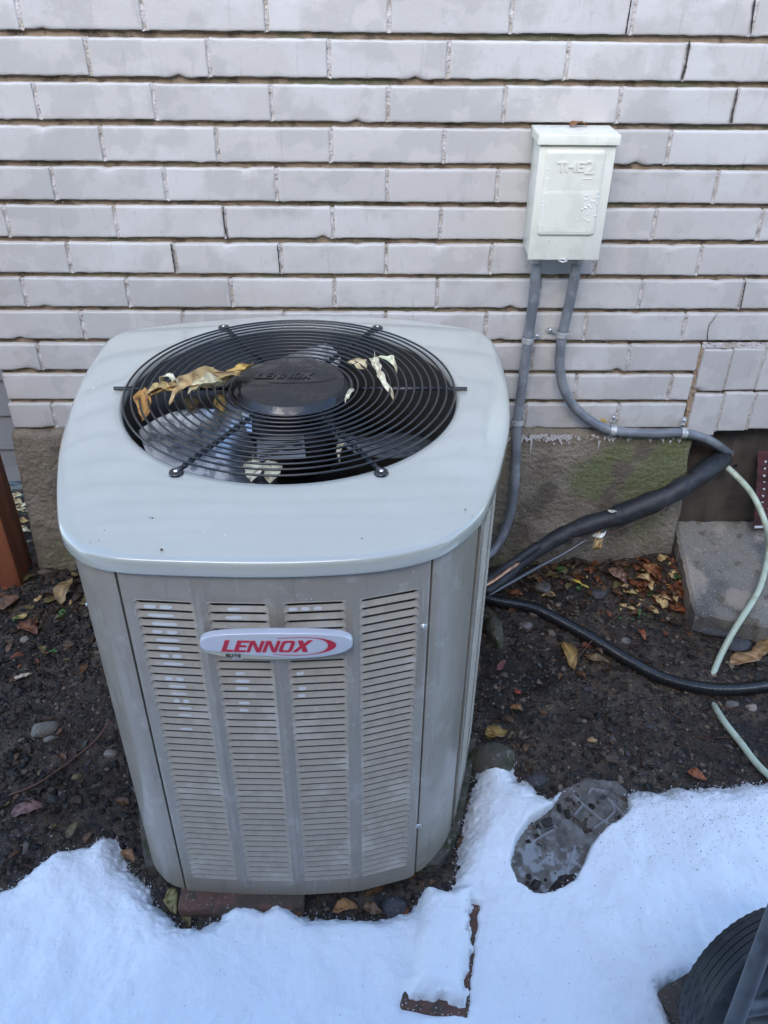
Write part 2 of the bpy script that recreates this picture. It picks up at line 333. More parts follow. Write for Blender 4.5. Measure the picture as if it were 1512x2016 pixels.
# ------------------------------------------------------------------ brick wall
P_, C_ = .2096, .07127
JB, JH = .0118, .0072
def brickmesh(w, h, d, seed, nx=22, nz=8, ragged=1.0):
    r = np.random.RandomState(seed); u = np.linspace(0, 1, nx+1); v = np.linspace(0, 1, nz+1)
    ea, eb = np.array([0, .0010, .0026])/w, np.array([0, .0010, .0026])/h; u = np.r_[ea, np.linspace(.006/w, 1-.006/w, nx-5), 1-ea[::-1]]; v = np.r_[eb, np.linspace(.006/h, 1-.006/h, nz-5+4), 1-eb[::-1]]; nz = len(v)-1; nx = len(u)-1
    U, W = np.meshgrid(u, v, indexing='ij'); x = (U-.5)*w; z = (W-.5)*h; y = np.zeros_like(x)
    ex = np.minimum(U, 1-U)*w; ez = np.minimum(W, 1-W)*h; e = np.minimum(ex, ez)
    y += .0016*np.clip(1-e/.0024, 0, 1)**2 + .0008*fb(x, z, .05, seed*7 % 200, 3)
    ox, oz = r.rand()*50, r.rand()*50
    jx = (vn(x+ox, z+oz, .008, 40)-.5)*.0018*ragged; jz = (vn(x+ox+9, z+oz, .007, 41)-.5)*.0020*ragged
    bot = (W < .02); top = (W > .98)
    drip = -np.clip(vn(x+ox, z*0+oz, .007, 42)-.74, 0, 1)*.008*ragged
    z = z+np.where(ez < .001, jz, 0)+np.where(bot, drip, 0); x = x+np.where(ex < .001, jx, 0)
    for _ in range((1 if r.rand() < .5 else 0)):      # chipped edges
        cx = (r.rand()-.5)*w; cz = (-.5 if r.rand() < .75 else .5)*h; rr = .003+.005*r.rand()
        k = np.exp(-((x-cx)**2+(z-cz)**2)/rr**2*1.4); y += .006*k; z += np.sign(-cz)*k*.0035
    n = (nx+1)*(nz+1); V = np.c_[x.ravel(), y.ravel(), z.ravel()]
    id = lambda i, j: i*(nz+1)+j
    F = [(id(i, j), id(i+1, j), id(i+1, j+1), id(i, j+1)) for i in range(nx) for j in range(nz)]
    loop = [id(i, 0) for i in range(nx+1)]+[id(nx, j) for j in range(1, nz+1)]+[id(i, nz) for i in range(nx-1, -1, -1)]+[id(0, j) for j in range(nz-1, 0, -1)]
    B = V[loop].copy(); B[:, 1] = d; V = np.r_[V, B]; m = len(loop)
    F += [(loop[(k+1) % m], loop[k], n+k, n+(k+1) % m) for k in range(m)]
    return mesh('brick', V, F)
wall = thing('brick_wall', 'light grey painted brick house wall with recessed brown bed joints above the foundation', 'wall', (.9, .1, -.79))
X0W, X1W, ZTOP = -.305, 1.93, .92
bvar = [brickmesh(P_-JH, C_-JB, .05, s) for s in range(12)]
def half(w, seed): return brickmesh(w, C_-JB, .05, seed, nx=max(8, int(22*w/P_)))
hjm = []
for s in range(5):
    r = np.random.RandomState(90+s); V = []; nz = 12
    for j in range(nz+1):
        for i in range(5):
            zz = (j/nz-.5)*(C_-JB*.8); xx = (i/4-.5)*(JH+.003); V.append((xx, .0015+.003*r.rand()+.0012*math.sin(j), zz+.0005*r.randn()))
    F = [(j*5+i, j*5+i+1, (j+1)*5+i+1, (j+1)*5+i) for j in range(nz) for i in range(4)]
    hjm.append(mesh('head_joint', V, F))
for row in range(-13, 11):
    zc = -(row+.5)*C_; ph = 0 if row % 2 == 0 else .5; xend = X1W
    if row >= 8: xend = 1.199
    i = -3
    while True:
        a = (i+ph)*P_; b = a+P_; i += 1
        if b < X0W+.02: continue
        if a > xend-.03: break
        la, lb = max(a+JH/2, X0W+(.004*(row % 2))), min(b-JH/2, xend if row >= 8 else b)
        yj = random.uniform(-.0012, .0012); rz = random.gauss(0, .0022); ry = random.gauss(0, .003)
        if lb-la > P_-JH-.004: me = bvar[random.randrange(12)]; flip = random.random() < .5
        else: me = half(lb-la, random.randrange(999)); flip = False
        o = link('brick', me, M_brick, wall, ((la+lb)/2, yj, zc+random.uniform(-.0006, .0006)), (0, ry, rz))
        if b < xend-.02 and lb > b-JH: link('head_joint', hjm[random.randrange(5)], M_head, wall, (b, .0, zc), (0, random.gauss(0, .03), 0))
# bricks standing on end over the basement opening
for cx_, zt, zb, w in ((1.2385, -.586, -.684, .062), (1.3065, -.584, -.682, .066), (1.376, -.584, -.682, .064), (1.446, -.584, -.682, .064), (1.517, -.584, -.682, .066), (1.588, -.584, -.682, .066),
                       (1.2445, -.694, -.797, .063), (1.314, -.690, -.786, .064), (1.384, -.690, -.781, .064), (1.455, -.690, -.780, .066), (1.525, -.690, -.780, .066), (1.595, -.690, -.780, .066)):
    me = brickmesh(w, zt-zb, .05, int(cx_*1000), nx=10, nz=14, ragged=1.6)
    link('brick', me, M_brick, wall, (cx_, -.001+random.uniform(-.0015, .0015), (zt+zb)/2), (0, random.gauss(0, .008), random.gauss(0, .008)))
for cx_, zt, zb in ((1.272, -.586, -.684), (1.342, -.584, -.682), (1.279, -.69, -.79), (1.350, -.69, -.785), (1.411, -.584, -.682), (1.42, -.69, -.78)):
    V = [(((i/3-.5)*.009), .002+.003*random.random(), zt+(zb-zt)*j/14) for j in range(15) for i in range(4)]
    F = [(j*4+i, (j+1)*4+i, (j+1)*4+i+1, j*4+i+1) for j in range(14) for i in range(3)]
    V = np.array(V)+np.array([cx_, 0, 0]); placed('head_joint', V, F, M_head, wall)
V = [(1.2010+((i/3-.5)*.014)+.012*j/30, .003+.004*random.random(), -.578+(-.225)*j/30) for j in range(31) for i in range(4)]
placed('head_joint', V, [(j*4+i, (j+1)*4+i, (j+1)*4+i+1, j*4+i+1) for j in range(30) for i in range(3)], M_sandhead, wall)
V = [(1.202+.4*i/60, .0025+.003*random.random(), -.5705-.0135*j/3+.0012*random.random()) for j in range(4) for i in range(61)]
placed('bed_joint', V, [(j*61+i, (j+1)*61+i, (j+1)*61+i+1, j*61+i+1) for j in range(3) for i in range(60)], M_head, wall)
# mortar bed behind the bricks, real depth, recessed about 9 mm
def slabgrid(x0, x1, z0, z1, yf, depth, amp, step, seed):
    nx, nz = int((x1-x0)/step), int((z1-z0)/step); xs_ = np.linspace(x0, x1, nx+1); zs_ = np.linspace(z0, z1, nz+1)
    A, B = np.meshgrid(xs_, zs_, indexing='ij'); Yv = yf+amp*fb(A, B, .03, seed, 4)
    V, F = gridmesh(xs_, zs_, Yv); V = V[:, [0, 2, 1]]; F = F[:, ::1]
    n = len(V); n1 = nz+1
    loop = [i*n1 for i in range(nx+1)]+[nx*n1+j for j in range(1, nz+1)]+[i*n1+nz for i in range(nx-1, -1, -1)]+[j for j in range(nz-1, 0, -1)]
    B_ = V[loop].copy(); B_[:, 1] = yf+depth; m = len(loop); V = np.r_[V, B_]
    F = [tuple(f) for f in F]+[(loop[(k+1) % m], loop[k], n+k, n+(k+1) % m) for k in range(m)]
    return V, F
V, F = slabgrid(X0W+.003, 1.2, -.785, ZTOP, .0115, .3, .0035, .006, 60)
o = placed('mortar', V, F, M_mortar, wall)
V, F = slabgrid(1.2, X1W, -.775, ZTOP, .0115, .3, .0035, .006, 64)
o = placed('mortar', V, F, M_mortar, wall)
# cracks in the paint: thin dark broken slivers are left to the joints; one crack runs down a brick
for path, wd in ((((1412, 617), (1404, 630), (1396, 640), (1393, 655), (1393, 672)), .0009), (((1358, 80), (1354, 105), (1350, 130), (1342, 157)), .0022), (((1452, 176), (1448, 200), (1442, 222), (1440, 242)), .0016),
                 (((1243, 0), (1238, 30), (1232, 66)), .0016), (((1486, 0), (1482, 30), (1478, 66)), .0018), (((439, 408), (441, 440), (448, 470)), .0014), (((336, 480), (340, 505), (345, 536)), .0014), (((1468, 554), (1464, 575), (1458, 606)), .0012), (((546, 482), (551, 536)), .001)):
    V = []; pp_ = resample(np.array([at(x, y, 1, -.0030) for x, y in path]), .004)[0]
    for k, p in enumerate(pp_): w0 = wd*random.uniform(.55, 1.3); V += [p+np.array([-w0, 0, 0]), p+np.array([w0, 0, 0])]
    placed('crack', V, [(2*k, 2*k+1, 2*k+3, 2*k+2) for k in range(len(pp_)-1)], M_speck, wall)

# foundation
fnd = thing('foundation', 'rough brown-grey concrete foundation with green moss below the painted bricks', 'foundation', (.45, .1, -1.3))
def foundgrid():
    x0, x1, z0, z1, st = -.335, 1.245, -1.36, -.783, .006; nx, nz = int((x1-x0)/st), int((z1-z0)/st)
    V = []; n1 = nz+1
    for i in range(nx+1):
        for j in range(nz+1):
            u = i/nx; v = j/nz; z = z0+(z1-z0)*v; xa = -.345+.036*v; xb = 1.262-.042*v+.006*float(vn(z, 0, .05, 4)); x = xa+(xb-xa)*u
            V.append([x, 0, z])
    V = np.array(V); V[:, 1] = -.012+.005*fb(V[:, 0], V[:, 2], .12, 70, 4)+.0022*fb(V[:, 0], V[:, 2], .012, 76, 3)
    e = np.minimum(np.minimum(V[:, 0]+.345, 1.262-V[:, 0]), z1-V[:, 2]); V[:, 1] += .010*np.clip(1-np.maximum(e, 0)/.012, 0, 1)**2
    top = np.arange(len(V)) % n1 == nz; V[top, 2] += .007*fb(V[top, 0], V[top, 0]*0, .05, 80, 4)
    F = [(i*n1+j, (i+1)*n1+j, (i+1)*n1+j+1, i*n1+j+1) for i in range(nx) for j in range(nz)]
    n = len(V); loop = [i*n1 for i in range(nx+1)]+[nx*n1+j for j in range(1, nz+1)]+[i*n1+nz for i in range(nx-1, -1, -1)]+[j for j in range(nz-1, 0, -1)]
    B = V[loop].copy(); B[:, 1] = .25; m = len(loop); return np.r_[V, B], F+[(loop[(k+1) % m], loop[k], n+k, n+(k+1) % m) for k in range(m)]
V, F = foundgrid(); placed('concrete_wall', V, F, M_conc, fnd)
# flakes of white paint that ran onto the top of the concrete
V = []; F = []
for k in range(260):
    x = random.choice([random.uniform(.80, 1.22), random.uniform(.82, .95)]); z = -.786-abs(random.gauss(0, .008)); s = random.uniform(.001, .004)
    n = len(V); y = -.0175
    V += [(x-s, y, z), (x, y-.001, z-s*random.uniform(.5, 2.5)), (x+s, y, z+s*.3), (x, y-.0005, z+s)]; F.append((n, n+1, n+2, n+3))
for (x, z, l) in ((.857, -.80, .045), (1.011, -.80, .03)):
    n = len(V); V += [(x-.002, -.0182, z), (x+.001, -.0182, z-l), (x+.003, -.0182, z)]; F.append((n, n+1, n+2))
o = placed('paint_flakes', V, F, M_head, fnd, smooth=False); o['kind'] = 'stuff'

# basement opening: board, rusty hole, pad, maroon sheet
bw = thing('boarded_opening', 'dark weathered wooden board closing the basement opening below the painted bricks', 'board', (1.6, .08, -1.2))
V, F = slabgrid(1.215, 1.93, -1.30, -.775, .055, .03, .004, .008, 84); placed('wooden_board', V, F, M_wood, bw)
p = at(1428, 902, 1, .052)
V, F = latheVF([(.006, -.004), (.016, -.004), (.021, .0), (.016, .004), (.006, .003)], (0, 0, 0), 24); V = np.array(V)[:, [0, 2, 1]]+p; placed('rusty_collar', V, F, M_rust, bw)
p = at(1448, 918, 1, .0525); V, F = latheVF([(.0, .001), (.005, .001), (.006, 0)], (0, 0, 0), 14); placed('knot_hole', np.array(V)[:, [0, 2, 1]]+p, F, M_dark, bw)
pad = thing('concrete_pad', 'flat pale grey concrete slab lying below the boarded basement opening', 'slab', (1.5, -.1, -1.2))
cor = [np.array([1.262, .05, -1.075]), at(1342, 1094, 2, -1.106), at(1369, 1206, 2, -1.150), at(1512, 1232, 2, -1.156), np.array([1.93, -.29, -1.156]), np.array([1.93, .05, -1.080])]
def slabpoly(name, cor, thick, mat_, parent, jit=.002, bev=.006):
    c2 = []
    for i in range(len(cor)):
        a = np.array(cor[i]); b = np.array(cor[(i+1) % len(cor)]); n = max(2, int(np.linalg.norm(b-a)/.012))
        for k in range(n): c2.append(a+(b-a)*k/n)
    c2 = np.array(c2); c2[:, :2] += RS.randn(len(c2), 2)*jit; m = len(c2); cc = c2.mean(0)
    d = cc-c2; d /= np.linalg.norm(d, axis=1)[:, None]
    R1 = c2+d*bev; R2 = c2-[0, 0, bev]; R3 = c2-[0, 0, thick]; V = np.r_[R1, R2, R3]; V[m:2*m, :2] -= d[:, :2]*.001
    F = [tuple(range(m))]+[(k, k+m, (k+1) % m+m, (k+1) % m) for k in range(m)]+[(k+m, k+2*m, (k+1) % m+2*m, (k+1) % m+m) for k in range(m)]
    if np.cross(c2[m//3]-c2[0], c2[2*m//3]-c2[0])[2] < 0: F = [f[::-1] for f in F]
    return placed(name, V, F, mat_, parent, smooth=False)
slabpoly('slab', cor, .13, M_slab, pad)
ms = thing('maroon_sheet', 'strip of maroon crimped sheet with white peeling flecks leaning at the right edge', 'sheet', (1.44, .02, -1.06))
q = [at(1493, 888, 1, .035), at(1484, 1036, 1, .005)]
wv = .10; n = 24; V = []; F = []
for j in range(n+1):
    a = q[0]+(q[1]-q[0])*j/n
    for i in range(7): V.append(a+np.array([wv*i/6, -.003*math.sin(i*2.1)-.0015*math.sin(j*1.9), .004*i/6]))
F = [(j*7+i, (j+1)*7+i, (j+1)*7+i+1, j*7+i+1) for j in range(n) for i in range(6)]
placed('sheet_panel', V, F, M_maroon, ms)
V = []; F = []
for j in range(9):
    t = .12+.8*j/9; a = q[0]+(q[1]-q[0])*t; L = .006 if j != 5 else .003
    for k in range(3):
        b_ = a+np.array([.012+.016*k+.003*random.random(), -.0045, .002*random.random()]); m_ = len(V)
        V += [b_, b_+np.array([.006, -.001, .001]), b_+np.array([.002+.006*random.random(), -.0015, -.002-.004*random.random()]), b_+np.array([.002, -.001, -.0015-.003*random.random()])]; F.append((m_, m_+1, m_+2, m_+3))
m_ = len(V); b_ = q[1]; V += [b_+np.array([0, -.004, .004]), b_+np.array([.1, -.004, .008]), b_+np.array([.1, -.006, .003]), b_+np.array([0, -.006, -.002])]; F.append((m_, m_+1, m_+2, m_+3))
o = placed('white_flecks', V, F, M_flake, ms, smooth=False); o['kind'] = 'stuff'

# siding of the set-back wall and the post at the left
sd = thing('siding_wall', 'grey horizontal siding of the set-back wall beyond the left brick corner', 'wall', (-.8, .36, -1.15))
for k in range(19):
    z0 = -1.135+.1035*k
    V = [(-1.6, .322, z0), (-.30, .322, z0), (-.30, .334, z0+.1035), (-1.6, .334, z0+.1035), (-1.6, .36, z0), (-.30, .36, z0), (-.30, .36, z0+.1035), (-1.6, .36, z0+.1035)]
    placed('siding_board', V, [(0, 1, 2, 3), (0, 4, 5, 1), (1, 5, 6, 2), (0, 3, 7, 4), (3, 2, 6, 7), (4, 7, 6, 5)], M_siding, sd, smooth=False)
ps = thing('wooden_post', 'reddish stained square wooden post standing at the left edge of the photo', 'post', (-.41, -.03, -1.2))
bevbox('post_shaft', (-.455, -.075, -1.25), (-.358, .015, -.25), .004, M_post, ps)
bevbox('post_cap', (-.465, -.085, -.25), (-.348, .025, -.225), .004, M_post, ps)

# ------------------------------------------------------------------ air conditioner
U0 = Vector((.36, -.45, -1.235))
ac = thing('air_conditioner', 'grey outdoor air conditioner with louvred front and round black fan guard on top', 'air conditioner', U0)
outl = closed(OUTL); OC = np.array([.362, -.45])
def offs(P, d):                          # offset a closed curve inwards by d
    T = np.roll(P, -1, 0)-np.roll(P, 1, 0); T /= np.linalg.norm(T, axis=1)[:, None]; N = np.c_[-T[:, 1], T[:, 0]]
    s = np.sign(((OC-P)*N).sum(1)).mean(); return P+N*s*d
body = offs(outl, .007)
# order: outline runs front-left -> front -> right -> back -> left (counter-clockwise from above)
def cum(P):
    Q = np.r_[P, P[:1]]; return np.r_[0, np.cumsum(np.linalg.norm(np.diff(Q, axis=0), axis=1))]
bs = cum(body); BL = bs[-1]; BQ = np.r_[body, body[:1]]
def bpt(s, off=0.):
    s = s % BL; p = np.array([np.interp(s, bs, BQ[:, 0]), np.interp(s, bs, BQ[:, 1])])
    a = np.array([np.interp((s+.004) % BL, bs, BQ[:, k]) for k in (0, 1)])-np.array([np.interp((s-.004) % BL, bs, BQ[:, k]) for k in (0, 1)])
    a /= np.linalg.norm(a); return p+np.array([a[1], -a[0]])*off, a      # outward offset, tangent
def s_of(x, y): return bs[np.argmin(((body-np.array([x, y]))**2).sum(1))]
ZT, ZB = -.4975, -1.236
def strip(name, s0, s1, z0, z1, parent, m=M_acp, off=0., n=None, rim=.004, inward=.012, bump=None, holes=None, zs=None):
    """sheet following the body curve from s0 to s1, edges folded inward"""
    n = n or max(6, int((s1-s0)/.008)); S = list(np.linspace(s0, s1, n+1))
    if holes: S = sorted(set([round(v, 5) for v in S if all(not (a-.003 < v < b_+.003) for a, b_ in holes[0])]+[round(v, 5) for h in holes[0] for v in h]))
    zs = zs or [z0, z1]; V = []; F = []
    for s in S:
        for z in zs:
            e = max(0, 1-min(s-s0, s1-s)/rim); e = e*e*.0015
            bq = bump(s, z) if bump else 0
            p, _ = bpt(s, off-e+bq); V.append((p[0], p[1], z))
    nz = len(zs)
    for i in range(len(S)-1):
        for j in range(nz-1):
            if holes:
                sm = (S[i]+S[i+1])/2; zm = (zs[j]+zs[j+1])/2
                if any(a < sm < b_ for a, b_ in holes[0]) and holes[1][0] < zm < holes[1][1]: continue
            F.append((i*nz+j, (i+1)*nz+j, (i+1)*nz+j+1, i*nz+j+1))
    # folded rims
    per = [(i*nz) for i in range(len(S))]+[((len(S)-1)*nz+j) for j in range(1, nz)]+[(i*nz+nz-1) for i in range(len(S)-2, -1, -1)]+[j for j in range(nz-2, 0, -1)]
    n0 = len(V)
    for k in per:
        s = S[k//nz]; p, _ = bpt(s, off-inward); V.append((p[0], p[1], V[k][2]))
    m_ = len(per); F += [(per[(k+1) % m_], per[k], n0+k, n0+(k+1) % m_) for k in range(m_)]
    o = placed(name, V, F, m, parent)
    o.data.set_sharp_from_angle(angle=math.radians(35)); return o
sFL = s_of(.160, -.84); 
if sFL > BL/2: sFL -= BL
sFR = s_of(.5725, -.815)
LZ1, LZ0, NL = -.550, -1.193, 43
cols = [(.180, .2585), (.276, .3555), (.375, .456), (.474, .5535)]
def s_at_x(x, lo, hi):
    ss = np.linspace(lo, hi, 400); xx = [bpt(s)[0][0] for s in ss]; return float(np.interp(x, xx, ss))
fc = [(s_at_x(a, sFL, sFR), s_at_x(b, sFL, sFR)) for a, b in cols]
ribs = [(fc[k][1]+fc[k+1][0])/2 for k in range(3)]
def rb(s, z):
    k = sum(math.exp(-((s-r)/.0042)**2) for r in ribs); return .0028*k*min(1, max(0, (-.522-z)/.015))*min(1, max(0, (z+1.222)/.015))
zsf = [ZB, -1.222, -1.207, LZ0]+[LZ0+(LZ1-LZ0)*k/24 for k in range(1, 24)]+[LZ1, -.537, -.522, ZT-.004]
fp = strip('front_panel', sFL+.0022, sFR-.0022, ZB, ZT, ac, n=110, bump=rb, holes=(fc, (LZ0, LZ1)), zs=zsf, off=.001)
def louvermesh(w, p, D=.0058):
    nu = 22; us = .5-.5*np.cos(np.pi*np.linspace(0, 1, nu+1)); V = []; rows = 7
    for u in us:
        e = min(u, 1-u)*w; c = .007; k = 1-math.sqrt(max(0, 1-(1-min(e/c, 1))**2)); vt = .10+.50*k
        d = D*min(1, e/.0035)**.5*(1-.25*k)
        x = (u-.5)*w
        vo = vt+(1-vt)*.50*min(1, e/.006)
        rowz = [(0, 0), (vt*.8, -.0005), (vt, .0006), (vt+.012, .0022*min(1, e/.003)), (vo, d*.56), (vo+(1-vo)*.5, d*.30), (1, 0)]
        for v, yy in rowz: V.append((x, yy, -v*p))
    F = [(i*rows+j+1, (i+1)*rows+j+1, (i+1)*rows+j, i*rows+j) for i in range(nu) for j in range(rows-1) if not (j == 3 and 2 <= i < nu-2)]
    me = mesh('louver', V, F); me.set_sharp_from_angle(angle=math.radians(50)); return me
pch = (LZ1-LZ0)/NL
def louvers(panel, colsS, off=.001, nn=NL, z1=LZ1):
    for a, b in colsS:
        pa, _ = bpt(a, off); pb, _ = bpt(b, off); w = np.linalg.norm(pb-pa); me = louvermesh(w, pch); mid = (pa+pb)/2; ang = math.atan2(pb[1]-pa[1], pb[0]-pa[0])
        for k in range(nn): link('louver', me, M_louv_lit, panel, (mid[0], mid[1], z1-k*pch), (0, 0, ang))
louvers(fp, fc)
V = []; F = []
def film(ci, k, u0, u1, hgt=.0045):
    a, b = fc[ci]; p = (LZ1-LZ0)/NL; z0 = LZ1-k*p-p*.80
    n0 = len(V); m_ = 12
    for i in range(m_):
        t = 2*math.pi*i/m_; uu = (u0+u1)/2+(u1-u0)/2*math.copysign(abs(math.cos(t))**.5, math.cos(t)); zz = z0+hgt/2*math.sin(t)*(1+.3*random.random())
        q_, _ = bpt(a+(b-a)*uu, .001-.0065*.30*((zz-(z0-p*.2))/(p*.37))+.0007); V.append((q_[0], q_[1], zz))
    F.append(tuple(range(n0, n0+m_))[::-1])
for k in range(17):
    if k in (8, 15): continue
    c_ = .42+.006*k+random.gauss(0, .02); w0 = .24-.008*k
    if k % 3 == 0: film(0, k, c_-w0, c_-.03); film(0, k, c_+.03, c_+w0)
    else: film(0, k, c_-w0, c_+w0, .004 if k < 8 else .0028)
for k in (0, 1, 6, 8, 9, 10, 12, 13): film(1, k, .30+random.gauss(0, .02), .50+random.gauss(0, .03), .004)
for k, u in ((0, .15), (0, .35), (0, .55), (8, .2), (10, .22), (11, .2)): film(2, k, u-.07, u+.07, .0045)
o = placed('water_film', V, [f[::-1] for f in F], mat('water_film', (.62, .63, .63), .1, coat=1.), fp, smooth=False); o['kind'] = 'stuff'
# dark inner liner so that nothing shows through the gaps
lin = offs(outl, .024); n = len(lin); V = [(p[0], p[1], z) for z in (ZB+.01, -.52) for p in lin]; F = [(i, (i+1) % n, (i+1) % n+n, i+n) for i in range(n)]
placed('coil_liner', V, F, mat('coil_fins', (.055, .05, .045), .6), ac)
sR0 = s_of(.648, -.715)                  # end of the right corner post
sR1 = s_of(.717, -.19); sL0 = s_of(.010, -.21); sL1 = s_of(.062, -.71)
strip('corner_post', sFR+.0022, sR0-.0015, ZB, ZT, ac, zs=list(np.linspace(ZB, ZT-.003, 10)))
strip('corner_post', sL1+.0015, BL+sFL-.0022, ZB, ZT, ac, zs=list(np.linspace(ZB, ZT-.003, 10)))
w_ = (sR1-sR0)
rc = [(sR0+.03+k*(w_-.03)/5, sR0+.03+k*(w_-.03)/5+(w_-.03)/5-.018) for k in range(5)]
sp_ = strip('side_panel', sR0+.0015, sR1-.0015, ZB, ZT, ac, n=60, holes=(rc[:2], (LZ0, LZ1)), zs=zsf, off=.001)
louvers(sp_, rc[:2])
strip('back_panel', sR1+.0015, sL0-.0015, ZB, ZT, ac, zs=list(np.linspace(ZB, ZT-.003, 4)))
strip('side_panel', sL0+.0015, sL1-.0015, ZB, ZT, ac, zs=list(np.linspace(ZB, ZT-.003, 4)))
V = [(p[0], p[1], ZB+.004) for p in offs(outl, .016)]; placed('base_pan', V, [tuple(range(len(V)))], M_acp, ac, smooth=False)
# flange seam on the right corner
for s_ in (sR0,):
    V, F = tubeVF([(*bpt(s_, .002)[0], z) for z in np.linspace(ZB+.004, ZT-.004, 8)], .0018, 6); placed('edge_flange', V, F, M_acp, ac)
# top cover with its round opening
HC = np.array([.3595, -.4105]); RH = .2745
def radial(P, ang):                      # outline radius seen from the hub at the given angles
    d = P-HC; a = np.arctan2(d[:, 1], d[:, 0]); r = np.hypot(d[:, 0], d[:, 1]); o_ = np.argsort(a); a, r = a[o_], r[o_]
    a = np.r_[a-2*np.pi, a, a+2*np.pi]; r = np.r_[r, r, r]; return np.interp(ang, a, r)
NA = 288; ang = np.linspace(-np.pi, np.pi, NA, endpoint=False)
R_o = radial(outl, ang); rings = []
for dr, z in ((.0035, -.4990), (.0040, -.4982), (.0042, -.4955), (.0042, -.486), (.0036, -.4798), (.0014, -.4762), (-.0035, -.4744), (-.010, -.4738)): rings.append((R_o+dr, np.full(NA, z)))
for t in (.85, .6, .35, .15):
    r_ = RH+.012+(R_o-.010-RH-.012)*t; rings.append((r_, np.full(NA, -.4738)+.0036*(1-t**2)))
fa = [math.radians(a) for a in (60, 120, 240, 300)]
dimp = sum(np.exp(-((np.angle(np.exp(1j*(ang-a))))/.10)**2) for a in fa)
rings += [(np.full(NA, RH+.012), np.full(NA, -.4702)), (np.full(NA, RH+.004), -.4704-.001*dimp), (np.full(NA, RH), np.full(NA, -.4725)), (np.full(NA, RH-.0025), np.full(NA, -.478)), (np.full(NA, RH-.003), np.full(NA, -.486))]
V = np.concatenate([np.c_[HC[0]+r*np.cos(ang), HC[1]+r*np.sin(ang), z] for r, z in rings])
F = [(j*NA+i, j*NA+(i+1) % NA, (j+1)*NA+(i+1) % NA, (j+1)*NA+i) for j in range(len(rings)-1) for i in range(NA)]
top = placed('top_cover', V, F, M_top_lit, ac)
p = at(917, 688, 2, -.4728); V = []; F = []
for k in range(10):
    a = 2*math.pi*k/10; d = .006 if k % 3 == 0 else .010
    c = p+np.array([d*math.cos(a), d*.7*math.sin(a), 0]); n = len(V); s = .0026
    V += [c+np.array([s*math.cos(b), s*math.sin(b), .0004]) for b in np.linspace(0, 5.2, 6)]; F.append(tuple(range(n, n+6)))
placed('rust_spot', V, F, M_rust, top, smooth=False)
# shroud, motor, blades
V, F = latheVF([(RH-.004, -.482), (RH-.008, -.50), (RH-.012, -.60), (RH-.010, -.66), (RH+.03, -.70)], (HC[0], HC[1], 0), 96); placed('fan_shroud', V, [f[::-1] for f in F], M_shroud, ac)
V, F = latheVF([(.0, -.515), (.055, -.515), (.07, -.525), (.072, -.60), (.0, -.60)], (HC[0], HC[1], 0), 40); placed('fan_motor', V, F, M_motor, ac)
V, F = latheVF([(.0, -1.20), (.30, -1.20)], (HC[0], HC[1], 0), 24); placed('cabinet_floor', V, F, M_dark, ac)
def blade(a0, a1, rake, zc=-.545):
    V = []; na, nr = 16, 10
    for i in range(na+1):
        for j in range(nr+1):
            t = i/na; r = .085+(.252-.085)*j/nr; w = .62+.38*math.sin(math.pi*min(1, (j/nr)*.9+.1)); am = (a0+a1)/2; a = am+(t-.5)*(a1-a0)*w
            V.append((HC[0]+r*math.cos(a), HC[1]+r*math.sin(a), zc+rake*(t-.5)+.006*math.sin(math.pi*t)))
    return V, [(i*(nr+1)+j, (i+1)*(nr+1)+j, (i+1)*(nr+1)+j+1, i*(nr+1)+j+1) for i in range(na) for j in range(nr)]
for am, rk in ((224, -.095), (104, -.095), (344, -.095)):
    V, F = blade(math.radians(am-40), math.radians(am+40), rk); placed('fan_blade', V, F, M_blade, ac)
z_ = -.512; q4 = [at(506, 862, 2, z_), at(598, 856, 2, z_), at(602, 900, 2, z_), at(506, 908, 2, z_)]
stk = placed('rating_sticker', q4, [(3, 2, 1, 0)], M_sticker, ac, smooth=False)
V, F = [], []
for k in range(5):
    for x0, x1 in (((.10, .45), (.55, .9)) if k % 2 else ((.05, .6), (.75, .95))):
        y0 = .12+k*.17; y1 = y0+.05; n = len(V)
        for a, b in ((x0, y0), (x1, y0), (x1, y1), (x0, y1)):
            pt = (q4[0]*(1-a)+q4[1]*a)*(1-b)+(q4[3]*(1-a)+q4[2]*a)*b; V.append(pt+np.array([0, 0, .0006]))
        F.append((n+3, n+2, n+1, n))
placed('printed_lines', V, F, M_ink, stk, smooth=False)
